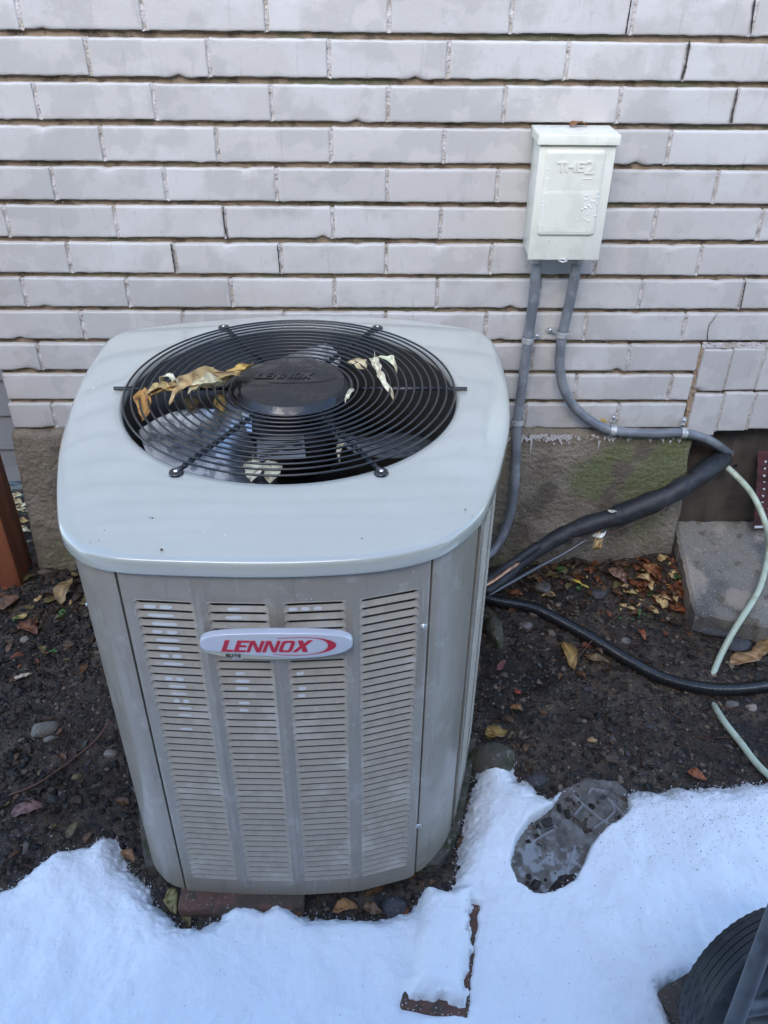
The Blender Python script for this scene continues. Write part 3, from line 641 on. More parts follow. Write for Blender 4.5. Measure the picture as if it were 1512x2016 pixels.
# fan guard
gd = link('fan_guard', mesh('fan_guard', *[list(x) for x in latheVF([(.098, .0), (.1005, .002), (.103, 0), (.1005, -.002), (.098, 0)], (0, 0, 0), 64)]), M_guard, ac, (HC[0], HC[1], -.461))
for k in range(13):
    R = .1105+.01325*k; dz = -.461+.0025*math.sin(math.pi*k/13)-(.001 if k == 12 else 0)
    V, F = ringVF((0, 0, 0), R, .00185, 112, 7); link('guard_ring', mesh('guard_ring', V, F), M_guard, gd, (HC[0], HC[1], dz))
hy = HC[1]
for s in (-1, 1): tube('spoke', [(HC[0]+s*.098, hy, -.466), (HC[0]+s*.291, hy-.001, -.4655)], .0032, M_guard, gd, smoothpath=False)
for a in (60, 120, 240, 300):
    ca, sa = math.cos(math.radians(a)), math.sin(math.radians(a)); pts_ = []
    for k in range(60):
        r = .098+.188*k/59; pts_.append((HC[0]+r*ca, HC[1]+r*sa, -.4665 if r < .272 else -.4665-.0005))
    V, F = tubeVF(pts_, [.0036+(.0012*(math.cos((.098+.188*k/59-.1105)/.01325*2*math.pi) > .55)) for k in range(60)], 8); sp = placed('spoke', V, F, M_guard, gd)
    c = (HC[0]+.290*ca, HC[1]+.290*sa, -.4695)
    V, F = latheVF([(.0035, .001), (.0035, .0035), (.0095, .0035), (.0105, .001), (.0105, -.002)], c, 20); link('foot_loop', mesh('foot_loop', np.array(V)-c, F), M_guard, gd, c)
    V, F = latheVF([(.0, .0060), (.0028, .0058), (.0036, .005), (.0036, .003)], c, 6); link('screw', mesh('screw', np.array(V)-c, F, False), M_screw, gd, c)
HZ = -.452
V, F = latheVF([(.0, .002), (.05, .0018), (.084, .0005), (.088, -.0008), (.0975, -.012), (.0985, -.022), (.094, -.024)], (0, 0, 0), 80)
hub = link('hub_cover', mesh('hub_cover', V, F), M_hub, gd, (HC[0], HC[1], HZ)); hub.data.set_sharp_from_angle(angle=math.radians(30))

def polyprism(P, z0, z1):                # P: 2-D outline, extruded
    n = len(P); V = [(x, y, z1) for x, y in P]+[(x, y, z0) for x, y in P]
    a = sum(P[i][0]*P[(i+1) % n][1]-P[(i+1) % n][0]*P[i][1] for i in range(n))
    F = [tuple(range(n))]+[(i+n, (i+1) % n+n, (i+1) % n, i) for i in range(n)]
    if a < 0: F = [f[::-1] for f in F]
    return V, F
# wordmark outlines in a unit box: height 1, italic shear added later
def letters():
    t, h = .24, .15                       # stem width, bar height
    L = [(0, 0), (.62, 0), (.62, h), (t, h), (t, 1), (0, 1)]
    E_ = [(0, 0), (.64, 0), (.64, h), (t, h), (t, .44), (.58, .44), (.58, .44+h), (t, .44+h), (t, 1-h), (.64, 1-h), (.64, 1), (0, 1)]
    N_ = [(0, 0), (.19, 0), (.19, .72), (.52, 0), (.76, 0), (.76, 1), (.57, 1), (.57, .30), (.25, 1), (0, 1)]
    X_ = [(-.04, 0), (.20, 0), (.37, .34), (.50, 0), (.78, 0), (.53, .53), (.80, 1), (.56, 1), (.40, .70), (.29, 1), (.01, 1), (.24, .50)]
    O_ = []
    def sq(cx, cy, a, b, e, n, rev):
        out = []
        for k in range(n+1):
            th = math.pi*2*k/n*(-1 if rev else 1)+math.pi/2; c, s = math.cos(th), math.sin(th)
            out.append((cx+a*abs(c)**e*(1 if c > 0 else -1), cy+b*abs(s)**e*(1 if s > 0 else -1)))
        return out
    O_ = sq(.36, .5, .36, .5, .45, 40, False)+sq(.36, .5, .36-.20, .5-h, .45, 40, True)
    return [('L', L, .66), ('E', E_, .68), ('N', N_, .84), ('N', N_, .84), ('O', O_, .80), ('X', X_, .8)]
def crescent(n=40):                       # swoosh round the right end; unit: x 0..1, y -1..1 about the middle
    out, inn = [], []
    for k in range(n+1):
        th = math.radians(118-228*k/n); w = .02+.13*math.sin(math.pi*k/n)**1.6
        out.append((math.cos(th), math.sin(th))); inn.append(((1-w*1.0)*math.cos(th)-.0, (1-w*1.15)*math.sin(th)))
    return out+inn[::-1]
def wordmark(parent, to3, mat_, scale, shear, names, z0, z1, swoosh=None):
    xo = 0
    for nm, P, adv in letters():
        Q = [((x+xo+shear*y)*scale, y*scale) for x, y in P]; xo += adv
        V, F = polyprism(Q, z0, z1); placed(names, [to3(v) for v in V], F, mat_, parent, smooth=False)
    return xo*scale
def fill(o):                              # keep concave outlines filled properly
    bm = bmesh.new(); bm.from_mesh(o.data); bmesh.ops.triangulate(bm, faces=bm.faces[:], ngon_method='EAR_CLIP'); bm.to_mesh(o.data); bm.free()
# badge on the front panel
pa = at(395, 1262, 1, -.862); pb = at(692, 1262, 1, -.862)
bc = np.array([(pa[0]+pb[0])/2, -.8625, -.606]); BW, BH = .2015, .0475
def badge2(v): 
    x, y, z = v; return (bc[0]+x, bc[1]-z-.004*(1-(x/.1)**2), bc[2]+y)
def badge_outline(n=72):
    P = []
    for k in range(n):
        th = 2*math.pi*k/n; c, s = math.cos(th), math.sin(th); x = BW/2*abs(c)**.55*(1 if c > 0 else -1); y = BH/2*abs(s)**.8*(1 if s > 0 else -1)
        y *= (1-.10*abs(x/(BW/2))); P.append((x, y-.004*(x/(BW/2))**2*0))
    return P
bo = badge_outline(); V = []; rr = [(1.0, -.008), (1.0, .001), (.985, .0022), (.95, .0028), (.5, .003), (.05, .003)]
V = [badge2((x*s, y*s, z)) for s, z in rr for x, y in bo]; n = len(bo)
F = [(j*n+i, j*n+(i+1) % n, (j+1)*n+(i+1) % n, (j+1)*n+i) for j in range(len(rr)-1) for i in range(n)]+[tuple((len(rr)-1)*n+i for i in range(n))]
bdg = placed('name_badge', V, F, M_badge, ac); bdg['label'] = 'silver oval badge with red lettering on the front panel'
to3 = lambda v: badge2((v[0], v[1], v[2]))
sL = .0205; W_ = sum(a for _, _, a in letters())*sL
x0 = at(435, 1275, 1, -.866)[0]-bc[0]; x1 = at(617, 1275, 1, -.866)[0]-bc[0]; sx = (x1-x0)/(sum(a for _, _, a in letters())+.28)
xo = 0
for nm, P, adv in letters():
    Q = [((x+xo+.28*y)*sx+x0, y*.0205-.0095) for x, y in P]; xo += adv
    V, F = polyprism(Q, .0028, .0038); fill(placed('letter', [to3(v) for v in V], F, M_red, bdg, smooth=False))
cx_, cy_ = (at(590, 1262, 1, -.866)[0]-bc[0]), .0008
Q = []; out, inn = [], []
for k in range(49):
    th = math.radians(112-(112+118)*k/48); w = .0004+.0105*math.sin(math.pi*min(1, k/48*1.02))**2.2
    ex, ey = .0480, .0165
    out.append((cx_+ex*math.cos(th)+(-.028 if math.cos(th) < 0 else 0)*abs(math.cos(th)), cy_+ey*math.sin(th))); inn.append((out[-1][0]-w*max(0, math.cos(th))-.0002, out[-1][1]-.0011*math.sin(th)*(1 if abs(math.sin(th)) > .3 else 1)))
V, F = [], []
for k in range(49):
    V += [to3((*out[k], .0037)), to3((*inn[k], .0037))]
F = [(2*k, 2*k+1, 2*k+3, 2*k+2) for k in range(48)]
placed('swoosh', V, F, M_red, bdg, smooth=False)
# champagne wedge at the lower left of the badge
lo_ = sorted([(x, y) for x, y in bo if y <= 1e-9], key=lambda p: p[0]); lx, ly = [p[0] for p in lo_], [p[1] for p in lo_]
V = []; NB = 40
for k in range(NB+1):
    x = -.0965+.128*k/NB; yb = float(np.interp(x, lx, ly))*.955; yt = max(yb, -.0100-.0095*(k/NB)**1.1-.0035*(k/NB))
    V += [to3((x, yb, .00335)), to3((x, yt, .00335))]
placed('champagne_band', V, [(2*k, 2*k+2, 2*k+3, 2*k+1) for k in range(NB)], M_gold, bdg, smooth=False)
def textmesh(s, size, ext=.0005, bold=0., shear=0.):
    cu = bpy.data.curves.new('text', 'FONT'); cu.body = s; cu.size = size; cu.extrude = ext; cu.offset = bold; cu.shear = shear; cu.resolution_u = 3; cu.align_x = 'CENTER'; cu.align_y = 'CENTER'
    ob = bpy.data.objects.new('tmp', cu); col.objects.link(ob); bpy.context.view_layer.update()
    dg = bpy.context.evaluated_depsgraph_get(); me = bpy.data.meshes.new_from_object(ob.evaluated_get(dg)); bpy.data.objects.remove(ob); bpy.data.curves.remove(cu); return me
me = textmesh('ELITE', .0066, .0003, .00015); xe = (at(437, 1287, 1, -.866)[0]+at(482, 1287, 1, -.866)[0])/2-bc[0]
for v in me.vertices: v.co = Vector(badge2((xe+v.co.x*1.3, -.0163+v.co.y, .0042+v.co.z)))-Vector(bc)
me.materials.clear(); link('lettering', me, M_blk, bdg, bc)
# screws on the front panel and side
for px_, py_ in ((834, 1234), (824, 1627)):
    yy = -.853 if px_ > 200 else -.80; p = at(px_, py_, 1, yy if px_ > 200 else -.76)
    V, F = latheVF([(.0, .0030), (.0026, .0028), (.003, .0008), (.0045, .0006), (.0048, -.001)], (0, 0, 0), 12); V = np.array(V); V = np.c_[V[:, 0], -V[:, 2], V[:, 1]]
    if px_ < 200: V = np.c_[V[:, 1]*1.5, V[:, 0], V[:, 2]]
    link('screw', mesh('screw', V, F, True), M_screw, ac, p)
p = at(157, 1190, 1, -.72); p[0] = s_x = float(bpt(s_of(.062, -.71))[0][0])-.004; V, F = latheVF([(.0, -.001), (.003, -.001), (.0036, -.002), (.0036, -.01)], (0, 0, 0), 8); V = np.array(V); V = np.c_[-V[:, 2], V[:, 0], V[:, 1]]; link('bolt', mesh('bolt', V, F), M_screw, ac, p)
# embossed wordmark on the hub cover
hl = placed('emblem', [(HC[0]+(.076+(.0012 if k % 2 else 0))*math.cos(t)-.004, HC[1]+(.022+(.0015 if k % 2 else 0))*math.sin(t)+.012, HZ+.0022+(.0008 if k % 2 else 0)) for t in np.linspace(-2.0, 2.0, 60) for k in (0, 1)],
            [(2*i, 2*i+2, 2*i+3, 2*i+1) for i in range(59)], M_hub, hub)
xo = 0; sx2 = .098/(sum(a for _, _, a in letters())+.28)
for nm, P, adv in letters():
    Q = [((x+xo+.28*y)*sx2-.060, y*.020+.004) for x, y in P]; xo += adv
    V, F = polyprism(Q, 0, .0026); fill(placed('raised_letter', [(HC[0]+v[0], HC[1]+v[1], HZ+.0008+v[2]) for v in V], F, M_hub, gd, smooth=False))

# slab under the unit and bricks it stands on
pp = offs(outl, -.006); pp = pp[(pp[:, 1] > -.79)]
k0 = np.argmax(np.diff(np.r_[pp[:, 0], pp[:1, 0]])**2+np.diff(np.r_[pp[:, 1], pp[:1, 1]])**2); pp = np.roll(pp, -(k0+1), 0)
V = [(x, y, -1.238) for x, y in pp]+[(x, y, -1.31) for x, y in pp]; n = len(pp)
us = thing('stone_slab', 'greenish weathered slab carrying the air conditioner, edge showing beneath its sides', 'slab', (.36, -.45, -1.30))
F_ = [tuple(range(n))]+[(k+n, (k+1) % n+n, (k+1) % n, k) for k in range(n)]
V = np.array(V); V[n:, :2] += RS.randn(n, 2)*.001; placed('slab', V, F_, M_moss, us, smooth=False)
def rbrick(name, label, c, size, rz, rx=0., group=None, m=None):
    o = bevbox(name, (-size[0]/2, -size[1]/2, -size[2]/2), (size[0]/2, size[1]/2, size[2]/2), .005, m or M_rbrick, None, 2, None, .003)
    o.location = c; o.rotation_euler = (rx, 0, rz); props(o, label, 'brick', group); return o
rbrick('loose_brick', 'red-brown brick wedged under the front left of the air conditioner', (.262, -.818, -1.262), (.22, .10, .05), .02)
# ------------------------------------------------------------------ PART2
# unseen board fence added behind the camera to shade the lower wall and unit
nb = thing('added_shade_fence', 'dark board fence added unseen behind the viewer to shade the passage', 'fence', (0, -2.85, -1.5))
for k in range(60):
    x0 = -4.5+.165*k; V, F = boxVF((x0, -2.85-.012*(k % 2), -1.5), (x0+.16, -2.83-.012*(k % 2), FZ)); placed('shade_fence_board', V, F, M_wood, nb, smooth=False)

# ------------------------------------------------------------------ electrical box
BX0, BX1, BZ0, BZ1, BY = .7925, .9250, -.3625, -.150, -.080
db = thing('disconnect_box', 'cream white electrical disconnect box with raised cover on the brick wall', 'electrical box', (.858, -.03, -.36))
bevbox('enclosure', (BX0, BY+.006, BZ0+.002), (BX1, -.002, BZ1), .003, M_box, db)
bevbox('cover_door', (BX0-.0018, BY-.0025, BZ0), (BX1+.0018, BY+.004, BZ1+.001), .0012, M_box, db)
# hood: sloped top with a lip in front
hx0, hx1 = BX0-.006, BX1+.006
prof = [(-.001, -.1400), (-.030, -.1392), (BY-.006, -.1383), (BY-.0090, -.1390), (BY-.0097, -.1405), (BY-.0097, -.1545), (BY-.0090, -.1552), (BY-.0075, -.1545), (BY-.0070, -.1430), (-.001, -.1440)]
V = [(x, y, z) for x in (hx0, hx0+.0015, hx1-.0015, hx1) for y, z in prof]; n = len(prof)
for i in (0, 3):
    for k in range(n):
        v = V[i*n+k]; V[i*n+k] = (v[0], v[1]*.985, v[2]-.001 if v[2] > -.15 else v[2])
F = [(i*n+k, i*n+(k+1) % n, (i+1)*n+(k+1) % n, (i+1)*n+k) for i in range(3) for k in range(n)]+[tuple(range(n))[::-1], tuple(3*n+k for k in range(n))]
o = placed('hood', V, F, M_box, db); o.data.set_sharp_from_angle(angle=math.radians(28))
for sx_ in (hx0, hx1):
    V, F = boxVF((sx_-.0008, BY-.006, -.1548), (sx_+.0008, -.02, -.1415)); placed('hood_side', V, F, M_box, db, smooth=False)
# raised cover panel (lofted)
rx0, rx1, rz0, rz1 = .8025, .9100, -.3153, -.1640
def rrect(x0, x1, z0, z1, r, n=6):
    P = []
    for cx, cz, a0 in ((x1-r, z1-r, 0), (x0+r, z1-r, 90), (x0+r, z0+r, 180), (x1-r, z0+r, 270)):
        for k in range(n+1):
            a = math.radians(a0+90*k/n); P.append((cx+r*math.cos(a), cz+r*math.sin(a)))
    return P
def loft(name, levels, m, parent, cap=True):
    V = [(x, y, z) for P, y in levels for x, z in P]; n = len(levels[0][0])
    F = [(j*n+(i+1) % n, j*n+i, (j+1)*n+i, (j+1)*n+(i+1) % n) for j in range(len(levels)-1) for i in range(n)]
    F = [f[::-1] for f in F]
    if cap: F.append(tuple((len(levels)-1)*n+i for i in range(n))[::-1])
    o = placed(name, V, F, m, parent); o.data.set_sharp_from_angle(angle=math.radians(38)); return o
yf = BY-.0025
loft('raised_panel', [(rrect(rx0, rx1, rz0, rz1, .006), yf), (rrect(rx0+.0008, rx1-.0008, rz0+.0008, rz1-.0008, .006), yf-.0030), (rrect(rx0+.002, rx1-.002, rz0+.002, rz1-.002, .006), yf-.0042),
     (rrect(rx0+.007, rx1-.007, rz0+.004, rz1-.006, .006), yf-.0048)], M_box, db)
loft('lower_recess', [(rrect(rx0+.005, rx1-.005, rz0+.005, rz0+.083, .004), yf-.0045), (rrect(rx0+.006, rx1-.006, rz0+.006, rz0+.081, .004), yf-.0051), (rrect(rx0+.008, rx1-.008, rz0+.008, rz0+.074, .004), yf-.0053)], M_box, db)
for ch, dx, sz in (('T', -.0265, .024), ('H', -.0095, .024), ('E', .0070, .024), ('2', .0245, .033)):
    me = textmesh(ch, sz, .0018, .0004); me.transform(Matrix.Scale(1.15, 4, (1, 0, 0))); me.materials.clear()
    link('raised_letter', me, M_box, db, (.859+dx, yf-.0050, -.193-(.001 if ch == '2' else 0)), (math.radians(90), 0, 0))
bevbox('raised_underline', (.874, yf-.0060, -.2135), (.891, yf-.0045, -.2115), .0005, M_box, db)
p = at(1108, 511, 1, BY-.006)
V, F = latheVF([(.0036, -.0008), (.008, -.0008), (.008, .0008), (.0036, .0008), (.0036, -.0008)], (0, 0, 0), 20); V = np.array(V)*[1.15, .9, 1]+[0, 0, 0]
link('hasp', mesh('hasp', V, F), M_galv, db, p+np.array([0, -.001, -.001]), (math.radians(15), 0, 0))
V = []; F = []
def drop(c, r, V, F, ax=1, sq=.55):
    n0 = len(V); k = 7
    for j, (rr, h) in enumerate(((1, 0), (.85, .5), (.45, .9))):
        for i in range(k):
            a = 2*math.pi*i/k
            if ax == 1: V.append((c[0]+r*rr*math.cos(a), c[1]-r*h*sq, c[2]+r*rr*math.sin(a)*1.25))
            else: V.append((c[0]+r*rr*math.cos(a), c[1]+r*rr*math.sin(a), c[2]+r*h*sq))
    for j in range(2):
        for i in range(k): F.append((n0+j*k+i, n0+j*k+(i+1) % k, n0+(j+1)*k+(i+1) % k, n0+(j+1)*k+i))
    F.append(tuple(n0+2*k+i for i in range(k)))
for k in range(64):
    if k < 34: x = random.gauss(.893, .009); z = random.gauss(-.262, .016); y = yf-.0066
    elif k < 60: x = random.choice([rx0+.005, rx1-.005])+random.gauss(0, .002); z = random.uniform(rz0+.02, rz1-.02); y = yf-.0047
    else: x = random.uniform(rx0+.01, rx1-.01); z = random.uniform(-.235, -.212); y = yf-.0048
    drop((min(max(x, rx0+.003), rx1-.004), y, z), random.uniform(.0006, .0017), V, F)
for k in range(26): drop((random.uniform(hx0+.004, hx1-.004), random.uniform(-.075, -.01), -.1392), random.uniform(.0006, .0016), V, F, 2)
o = placed('water_drops', V, F, M_water, db); o['kind'] = 'stuff'
# specks of debris stuck on the lid
V = []; F = []
spk = [(178, 1068), (194, 1064), (318, 1082), (300, 1020), (294, 1019), (380, 941), (712, 1120 if False else 1060), (800, 965), (916, 1003), (240, 1062), (205, 1044), (600, 1040), (470, 1010), (860, 1040), (900, 930), (180, 860), (930, 1015), (340, 1090), (560, 1085)]
for k, (x, y) in enumerate(spk):
    p = at(x, y, 2, -.4715); s_ = random.uniform(.0008, .0024) if k < 9 else random.uniform(.0004, .0011); n = len(V); a0_ = random.random()*6
    V += [p+np.array([s_*random.uniform(.6, 1.3)*math.cos(a0_+a), s_*random.uniform(.6, 1.3)*math.sin(a0_+a), 0]) for a in (0, 1.2, 2.5, 3.8, 5.1)]+[p+np.array([0, 0, s_*.6])]
    F += [(n+i, n+(i+1) % 5, n+5) for i in range(5)]
o = placed('debris_specks', V, F, mat('lid_debris', (.07, .035, .02), .7), ac, smooth=False); o['kind'] = 'stuff'
# droplets on the top cover and guard
V = []; F = []
for k in range(150):
    a = random.uniform(0, 6.283); r = random.uniform(RH+.02, .40); x, y = HC[0]+r*math.cos(a), HC[1]+r*math.sin(a)
    if sdist(np.array([x]), np.array([y]), outl)[0] < .015: continue
    drop((x, y, -.4722), random.uniform(.0005, .0013), V, F, 2)
o = placed('water_drops', V, F, M_water, ac); o['kind'] = 'stuff'

# ------------------------------------------------------------------ conduits
def ppath(L): return [at(x, y, 1, Y) for x, y, Y in L]
cd1 = thing('conduit', 'straight grey conduit running down from the box and behind the air conditioner', 'conduit', at(1018, 900, 1, -.03), 'grey conduits below the box')
P1 = ppath([(1057, 512, -.036), (1050, 590, -.033), (1040, 665, -.028), (1029, 750, -.026), (1019, 830, -.026), (1016, 900, -.035), (1013, 960, -.045), (1001, 1025, -.06), (975, 1080, -.09), (940, 1105, -.13)])
def cable(name, P, r, m, parent, step=.003, wave=0, per=.006, nseg=14, n=14):
    Q, s = resample(catmull(P, n), step); rad = r+(wave*np.cos(s*2*math.pi/per) if wave else 0*s); V, F = tubeVF(Q, rad, nseg); return placed(name, V, F, m, parent)
cable('conduit_tube', P1, .0104, M_cond, cd1, .002, .0003, .006)
cd2 = thing('conduit', 'grey conduit curving right from the box along the foundation top to the opening', 'conduit', at(1180, 840, 1, -.02), 'grey conduits below the box')
P2 = ppath([(1136, 512, -.036), (1125, 580, -.033), (1108, 655, -.026), (1102, 715, -.024), (1110, 765, -.024), (1135, 806, -.025), (1175, 836, -.027), (1215, 849, -.027), (1280, 853, -.027), (1342, 852, -.026), (1385, 862, -.015), (1412, 876, .01), (1436, 893, .052)])
cable('conduit_tube', P2, .0104, M_cond, cd2, .002, .0003, .006)
for c_, P in ((cd1, P1), (cd2, P2)):
    p = P[0]; V, F = latheVF([(.0, .012), (.0145, .012), (.0165, .009), (.0165, -.004), (.0135, -.006), (.0135, -.013), (.0118, -.015)], (0, 0, 0), 8)
    link('conduit_fitting', mesh('conduit_fitting', np.array(V), F, False), M_fit, c_, (p[0], p[1], BZ0-.007))
p = P2[-1]
V, F = tubeVF([p+np.array([.003, -.003, .01]), p+np.array([.006, -.006, -.03])], .0012, 6); placed('wire_hook', V, F, M_galv, cd2)
def clamp(P, px, py, side, label):
    Q, s = resample(catmull(P, 14), .002); tgt = at(px, py, 1, -.026); i = int(np.argmin(((Q-tgt)**2).sum(1))); c = Q[i]; T = Q[min(i+3, len(Q)-1)]-Q[max(i-3, 0)]; T /= np.linalg.norm(T)
    t = thing('conduit_clamp', label, 'clamp', c, 'galvanised clamps holding the conduits')
    N = np.cross(T, [0, 1, 0]); N /= np.linalg.norm(N); B = np.cross(T, N)
    if B[1] > 0: B = -B                  # B towards the room
    V = []; k = 20; w = .0068; prof = [(-w, 0), (-w*.55, .0012), (-w*.2, .0002), (w*.2, .0002), (w*.55, .0012), (w, 0)]
    for j in range(k+1):
        a = 2*math.pi*j/k
        for (u, h) in prof: V.append(c+T*u+(math.cos(a)*N+math.sin(a)*B)*(.0120+h))
    m_ = len(prof); F = [(j*m_+i, (j+1)*m_+i, (j+1)*m_+i+1, j*m_+i+1) for j in range(k) for i in range(m_-1)]
    placed('strap', V, F, M_galv, t)
    dirn = N*side; a0 = c+dirn*.010; a1 = c+dirn*.030; yb = -.0035
    a0 = np.array([a0[0], yb-.004, a0[2]]); a1 = np.array([a1[0], yb-.001, a1[2]])
    V = []
    for j in range(9):
        f = j/8; q_ = a0+(a1-a0)*f; ww = w*.95*(1 if f < .7 else math.sqrt(max(0.02, 1-((f-.7)/.3)**2)))
        for u in (-1, 1):
            for dy in (0, -.0012): V.append(q_+T*ww*u+np.array([0, dy, 0]))
    F = []
    for j in range(8):
        b = j*4; F += [(b+1, b+3, b+7, b+5), (b, b+4, b+6, b+2), (b, b+1, b+5, b+4), (b+2, b+6, b+7, b+3)]
    placed('tab', V, F, M_galv, t, smooth=False)
    q_ = a0+(a1-a0)*.62; V, F = latheVF([(.0, .0035), (.003, .003), (.0038, .001), (.0038, -.002)], (0, 0, 0), 10); V = np.array(V); V = np.c_[V[:, 0], -V[:, 2], V[:, 1]]
    link('screw', mesh('screw', V, F), M_screw, t, q_+np.array([0, -.0012, 0]))
def side_of(P, px, py, want):             # choose the side whose tab points along want
    Q, s = resample(catmull(P, 14), .002); tgt = at(px, py, 1, -.026); i = int(np.argmin(((Q-tgt)**2).sum(1))); T = Q[min(i+3, len(Q)-1)]-Q[max(i-3, 0)]; N = np.cross(T, [0, 1, 0]); return 1 if N@np.array(want) > 0 else -1
for P, px, py, w_, lb in ((P1, 1040, 668, (1, 0, 0), 'metal clamp at mid height of the straight conduit left of the other clamp'),
                          (P1, 1019, 830, (-1, 0, 0), 'lower metal clamp on the straight conduit just above the foundation'),
                          (P2, 1108, 657, (-1, 0, 0), 'metal clamp on the vertical run of the curved conduit with tab pointing left'),
                          (P2, 1205, 847, (0, 0, 1), 'metal clamp on the horizontal conduit run beside a small yellow leaf'),
                          (P2, 1345, 852, (0, 0, 1), 'shiny metal clamp on the conduit next to the standing bricks')):
    clamp(P, px, py, side_of(P, px, py, w_), lb)

# ------------------------------------------------------------------ refrigerant lines, hoses, wire
ls = thing('insulated_line_set', 'thick black foam insulated pipe sloping from the unit up to the basement opening', 'pipe', at(1210, 1015, 1, -.10), None)
PL = ppath([(1424, 900, .045), (1396, 921, -.005), (1360, 948, -.04), (1310, 978, -.055), (1255, 1000, -.06), (1210, 1017, -.065), (1160, 1032, -.07), (1110, 1052, -.08), (1060, 1082, -.10), (1020, 1112, -.13), (985, 1142, -.17), (955, 1165, -.22)])
Q, s = resample(catmull(PL, 14), .004); Lt = s[-1]
rad = .0228+.0012*np.sin(s*31)+.0009*np.sin(s*83+1); rad = rad*np.interp(s/Lt, [0, .1, .16, .19, .22, .45, .5, .56, .62, .85, 1], [1, 1.03, 1.0, .9, 1.06, 1.1, .98, .96, .86, .66, .5])
V, F = tubeVF(Q, rad, 24); V = np.array(V); cw = np.repeat(Q, 24, 0); nv = (V-cw)/np.linalg.norm(V-cw, axis=1)[:, None]; V = V+nv*(.0016*fb(V[:, 0]+V[:, 1], V[:, 2]+V[:, 1]*.6, .035, 190, 4)-.003*np.clip(.06-np.abs(fb(V[:, 0]*1.0, V[:, 2]-V[:, 1], .05, 195, 2)), 0, 1)/.06)[:, None]; placed('foam_sleeve', V, F, M_foam, ls)
for i_, r_ in ((int(len(Q)*.175), .0195), (int(len(Q)*.505), .0200)):
    c = Q[i_]; T = Q[i_+2]-Q[i_-2]; T /= np.linalg.norm(T); V, F = tubeVF([c-T*.003, c, c+T*.003], [r_*1.0, r_*1.05, r_*1.0], 18, cap=False); placed('cable_tie', V, F, M_hoseb, ls)
tube('second_sleeve', ppath([(1060, 1073, -.115), (1010, 1108, -.15), (978, 1130, -.18), (950, 1150, -.22)]), .010, M_foam, ls)
tube('copper_pipe', ppath([(1022, 1108, -.155), (995, 1126, -.18), (970, 1144, -.21), (940, 1160, -.24)]), .0052, M_copper, ls)
lq = thing('liquid_pipe', 'thin bare grey pipe under the black insulated line near the unit', 'pipe', at(1060, 1110, 1, -.12))
tube('pipe_tube', ppath([(1155, 1062, -.080), (1110, 1090, -.10), (1050, 1122, -.13), (1000, 1150, -.17), (960, 1172, -.21)]), .0042, M_alu, lq)
tw = thing('trailing_vine', 'thin brown vine stem running from behind the unit along the black pipe', 'vine', at(1100, 1060, 1, -.06))
tube('stem', ppath([(1000, 1056, -.05), (1040, 1067, -.05), (1080, 1068, -.06), (1120, 1060, -.10), (1162, 1060, -.108), (1210, 1046, -.10), (1260, 1026, -.095), (1300, 1008, -.09), (1318, 990, -.07)]), .0011, M_twig, tw)
gh = thing('pale_hose', 'pale green thin hose hanging from the opening and going into the soil', 'hose', spot(1400, 1330))
PG = [at(1416, 908, 1, .045), at(1450, 937, 1, .0), at(1484, 978, 1, -.03), at(1508, 1035, 1, -.08), at(1513, 1085, 2, -1.075), at(1500, 1145, 2, -1.108), at(1484, 1180, 2, -1.128), at(1462, 1214, 2, -1.141), at(1440, 1250, 2, -1.168), spot(1420, 1288, .010), spot(1402, 1330, -.006), spot(1396, 1345, -.03)]
cable('hose_tube', PG, .0072, M_hoseg, gh, .004, 0)
gh2 = thing('pale_hose', 'short run of pale green hose on the gravel below the black hose at right', 'hose', spot(1440, 1445))
PG2 = [spot(1400, 1378, -.025), spot(1408, 1393, -.002), spot(1428, 1424, .008), spot(1458, 1462, .008), spot(1492, 1506, .008), spot(1530, 1540, .008), spot(1600, 1600, .01)]
cable('hose_tube', PG2, .0072, M_hoseg, gh2, .004, 0)
bh = thing('corrugated_hose', 'black ribbed drain hose lying across the wet soil to the right edge', 'hose', spot(1230, 1290))
PB = [spot(930, 1170, .018), spot(975, 1182, .016), spot(1045, 1196, .013), spot(1090, 1216, .012), spot(1140, 1243, .012), spot(1190, 1272, .012), spot(1240, 1302, .012), spot(1300, 1333, .012), spot(1370, 1352, .012), spot(1440, 1357, .012), spot(1520, 1348, .012), spot(1640, 1320, .012)]
cable('hose_tube', PB, .0142, M_hoseb, bh, .0012, .0009, .0046, nseg=12, n=10)

# ------------------------------------------------------------------ leaves
def leafVF(base, tip, w, curl=.2, fold=.25, up=(0, 0, 1), seed=0, stem=.0, nl=9):
    base = np.array(base, float); tip = np.array(tip, float); d = tip-base; L = np.linalg.norm(d); d /= L; up = np.array(up, float)
    s = np.cross(d, up); s /= np.linalg.norm(s); n = np.cross(s, d); r = np.random.RandomState(seed % 9999); V = []; nw = 4
    ph = r.rand(6)*6.28
    for i in range(nl+1):
        t = i/nl; hw = w/2*(math.sin(math.pi*min(1, t**.75))**.8)*(1+.12*math.sin(t*17+ph[0])); 
        c = base+d*L*t+n*L*curl*math.sin(math.pi*t*(.8+.4*r.rand()))+s*L*.06*math.sin(t*5+ph[1])
        for j in range(nw+1):
            u = (j/nw-.5)*2; V.append(c+s*hw*u*(1-.3*abs(fold))+n*(hw*abs(u)*fold+L*.03*math.sin(t*11+ph[2]+u*2)))
    m_ = nw+1; F = [(i*m_+j, (i+1)*m_+j, (i+1)*m_+j+1, i*m_+j+1) for i in range(nl) for j in range(nw)]
    if stem:
        k = len(V); e = base-d*stem+n*stem*.3
        V += [base+s*.0006, base-s*.0006, e+s*.0004, e-s*.0004, base+n*.0008, e+n*.0008]; F += [(k, k+1, k+3, k+2), (k+1, k+4, k+5, k+3), (k+4, k, k+2, k+5)]
    return np.array(V), F
LVN = True
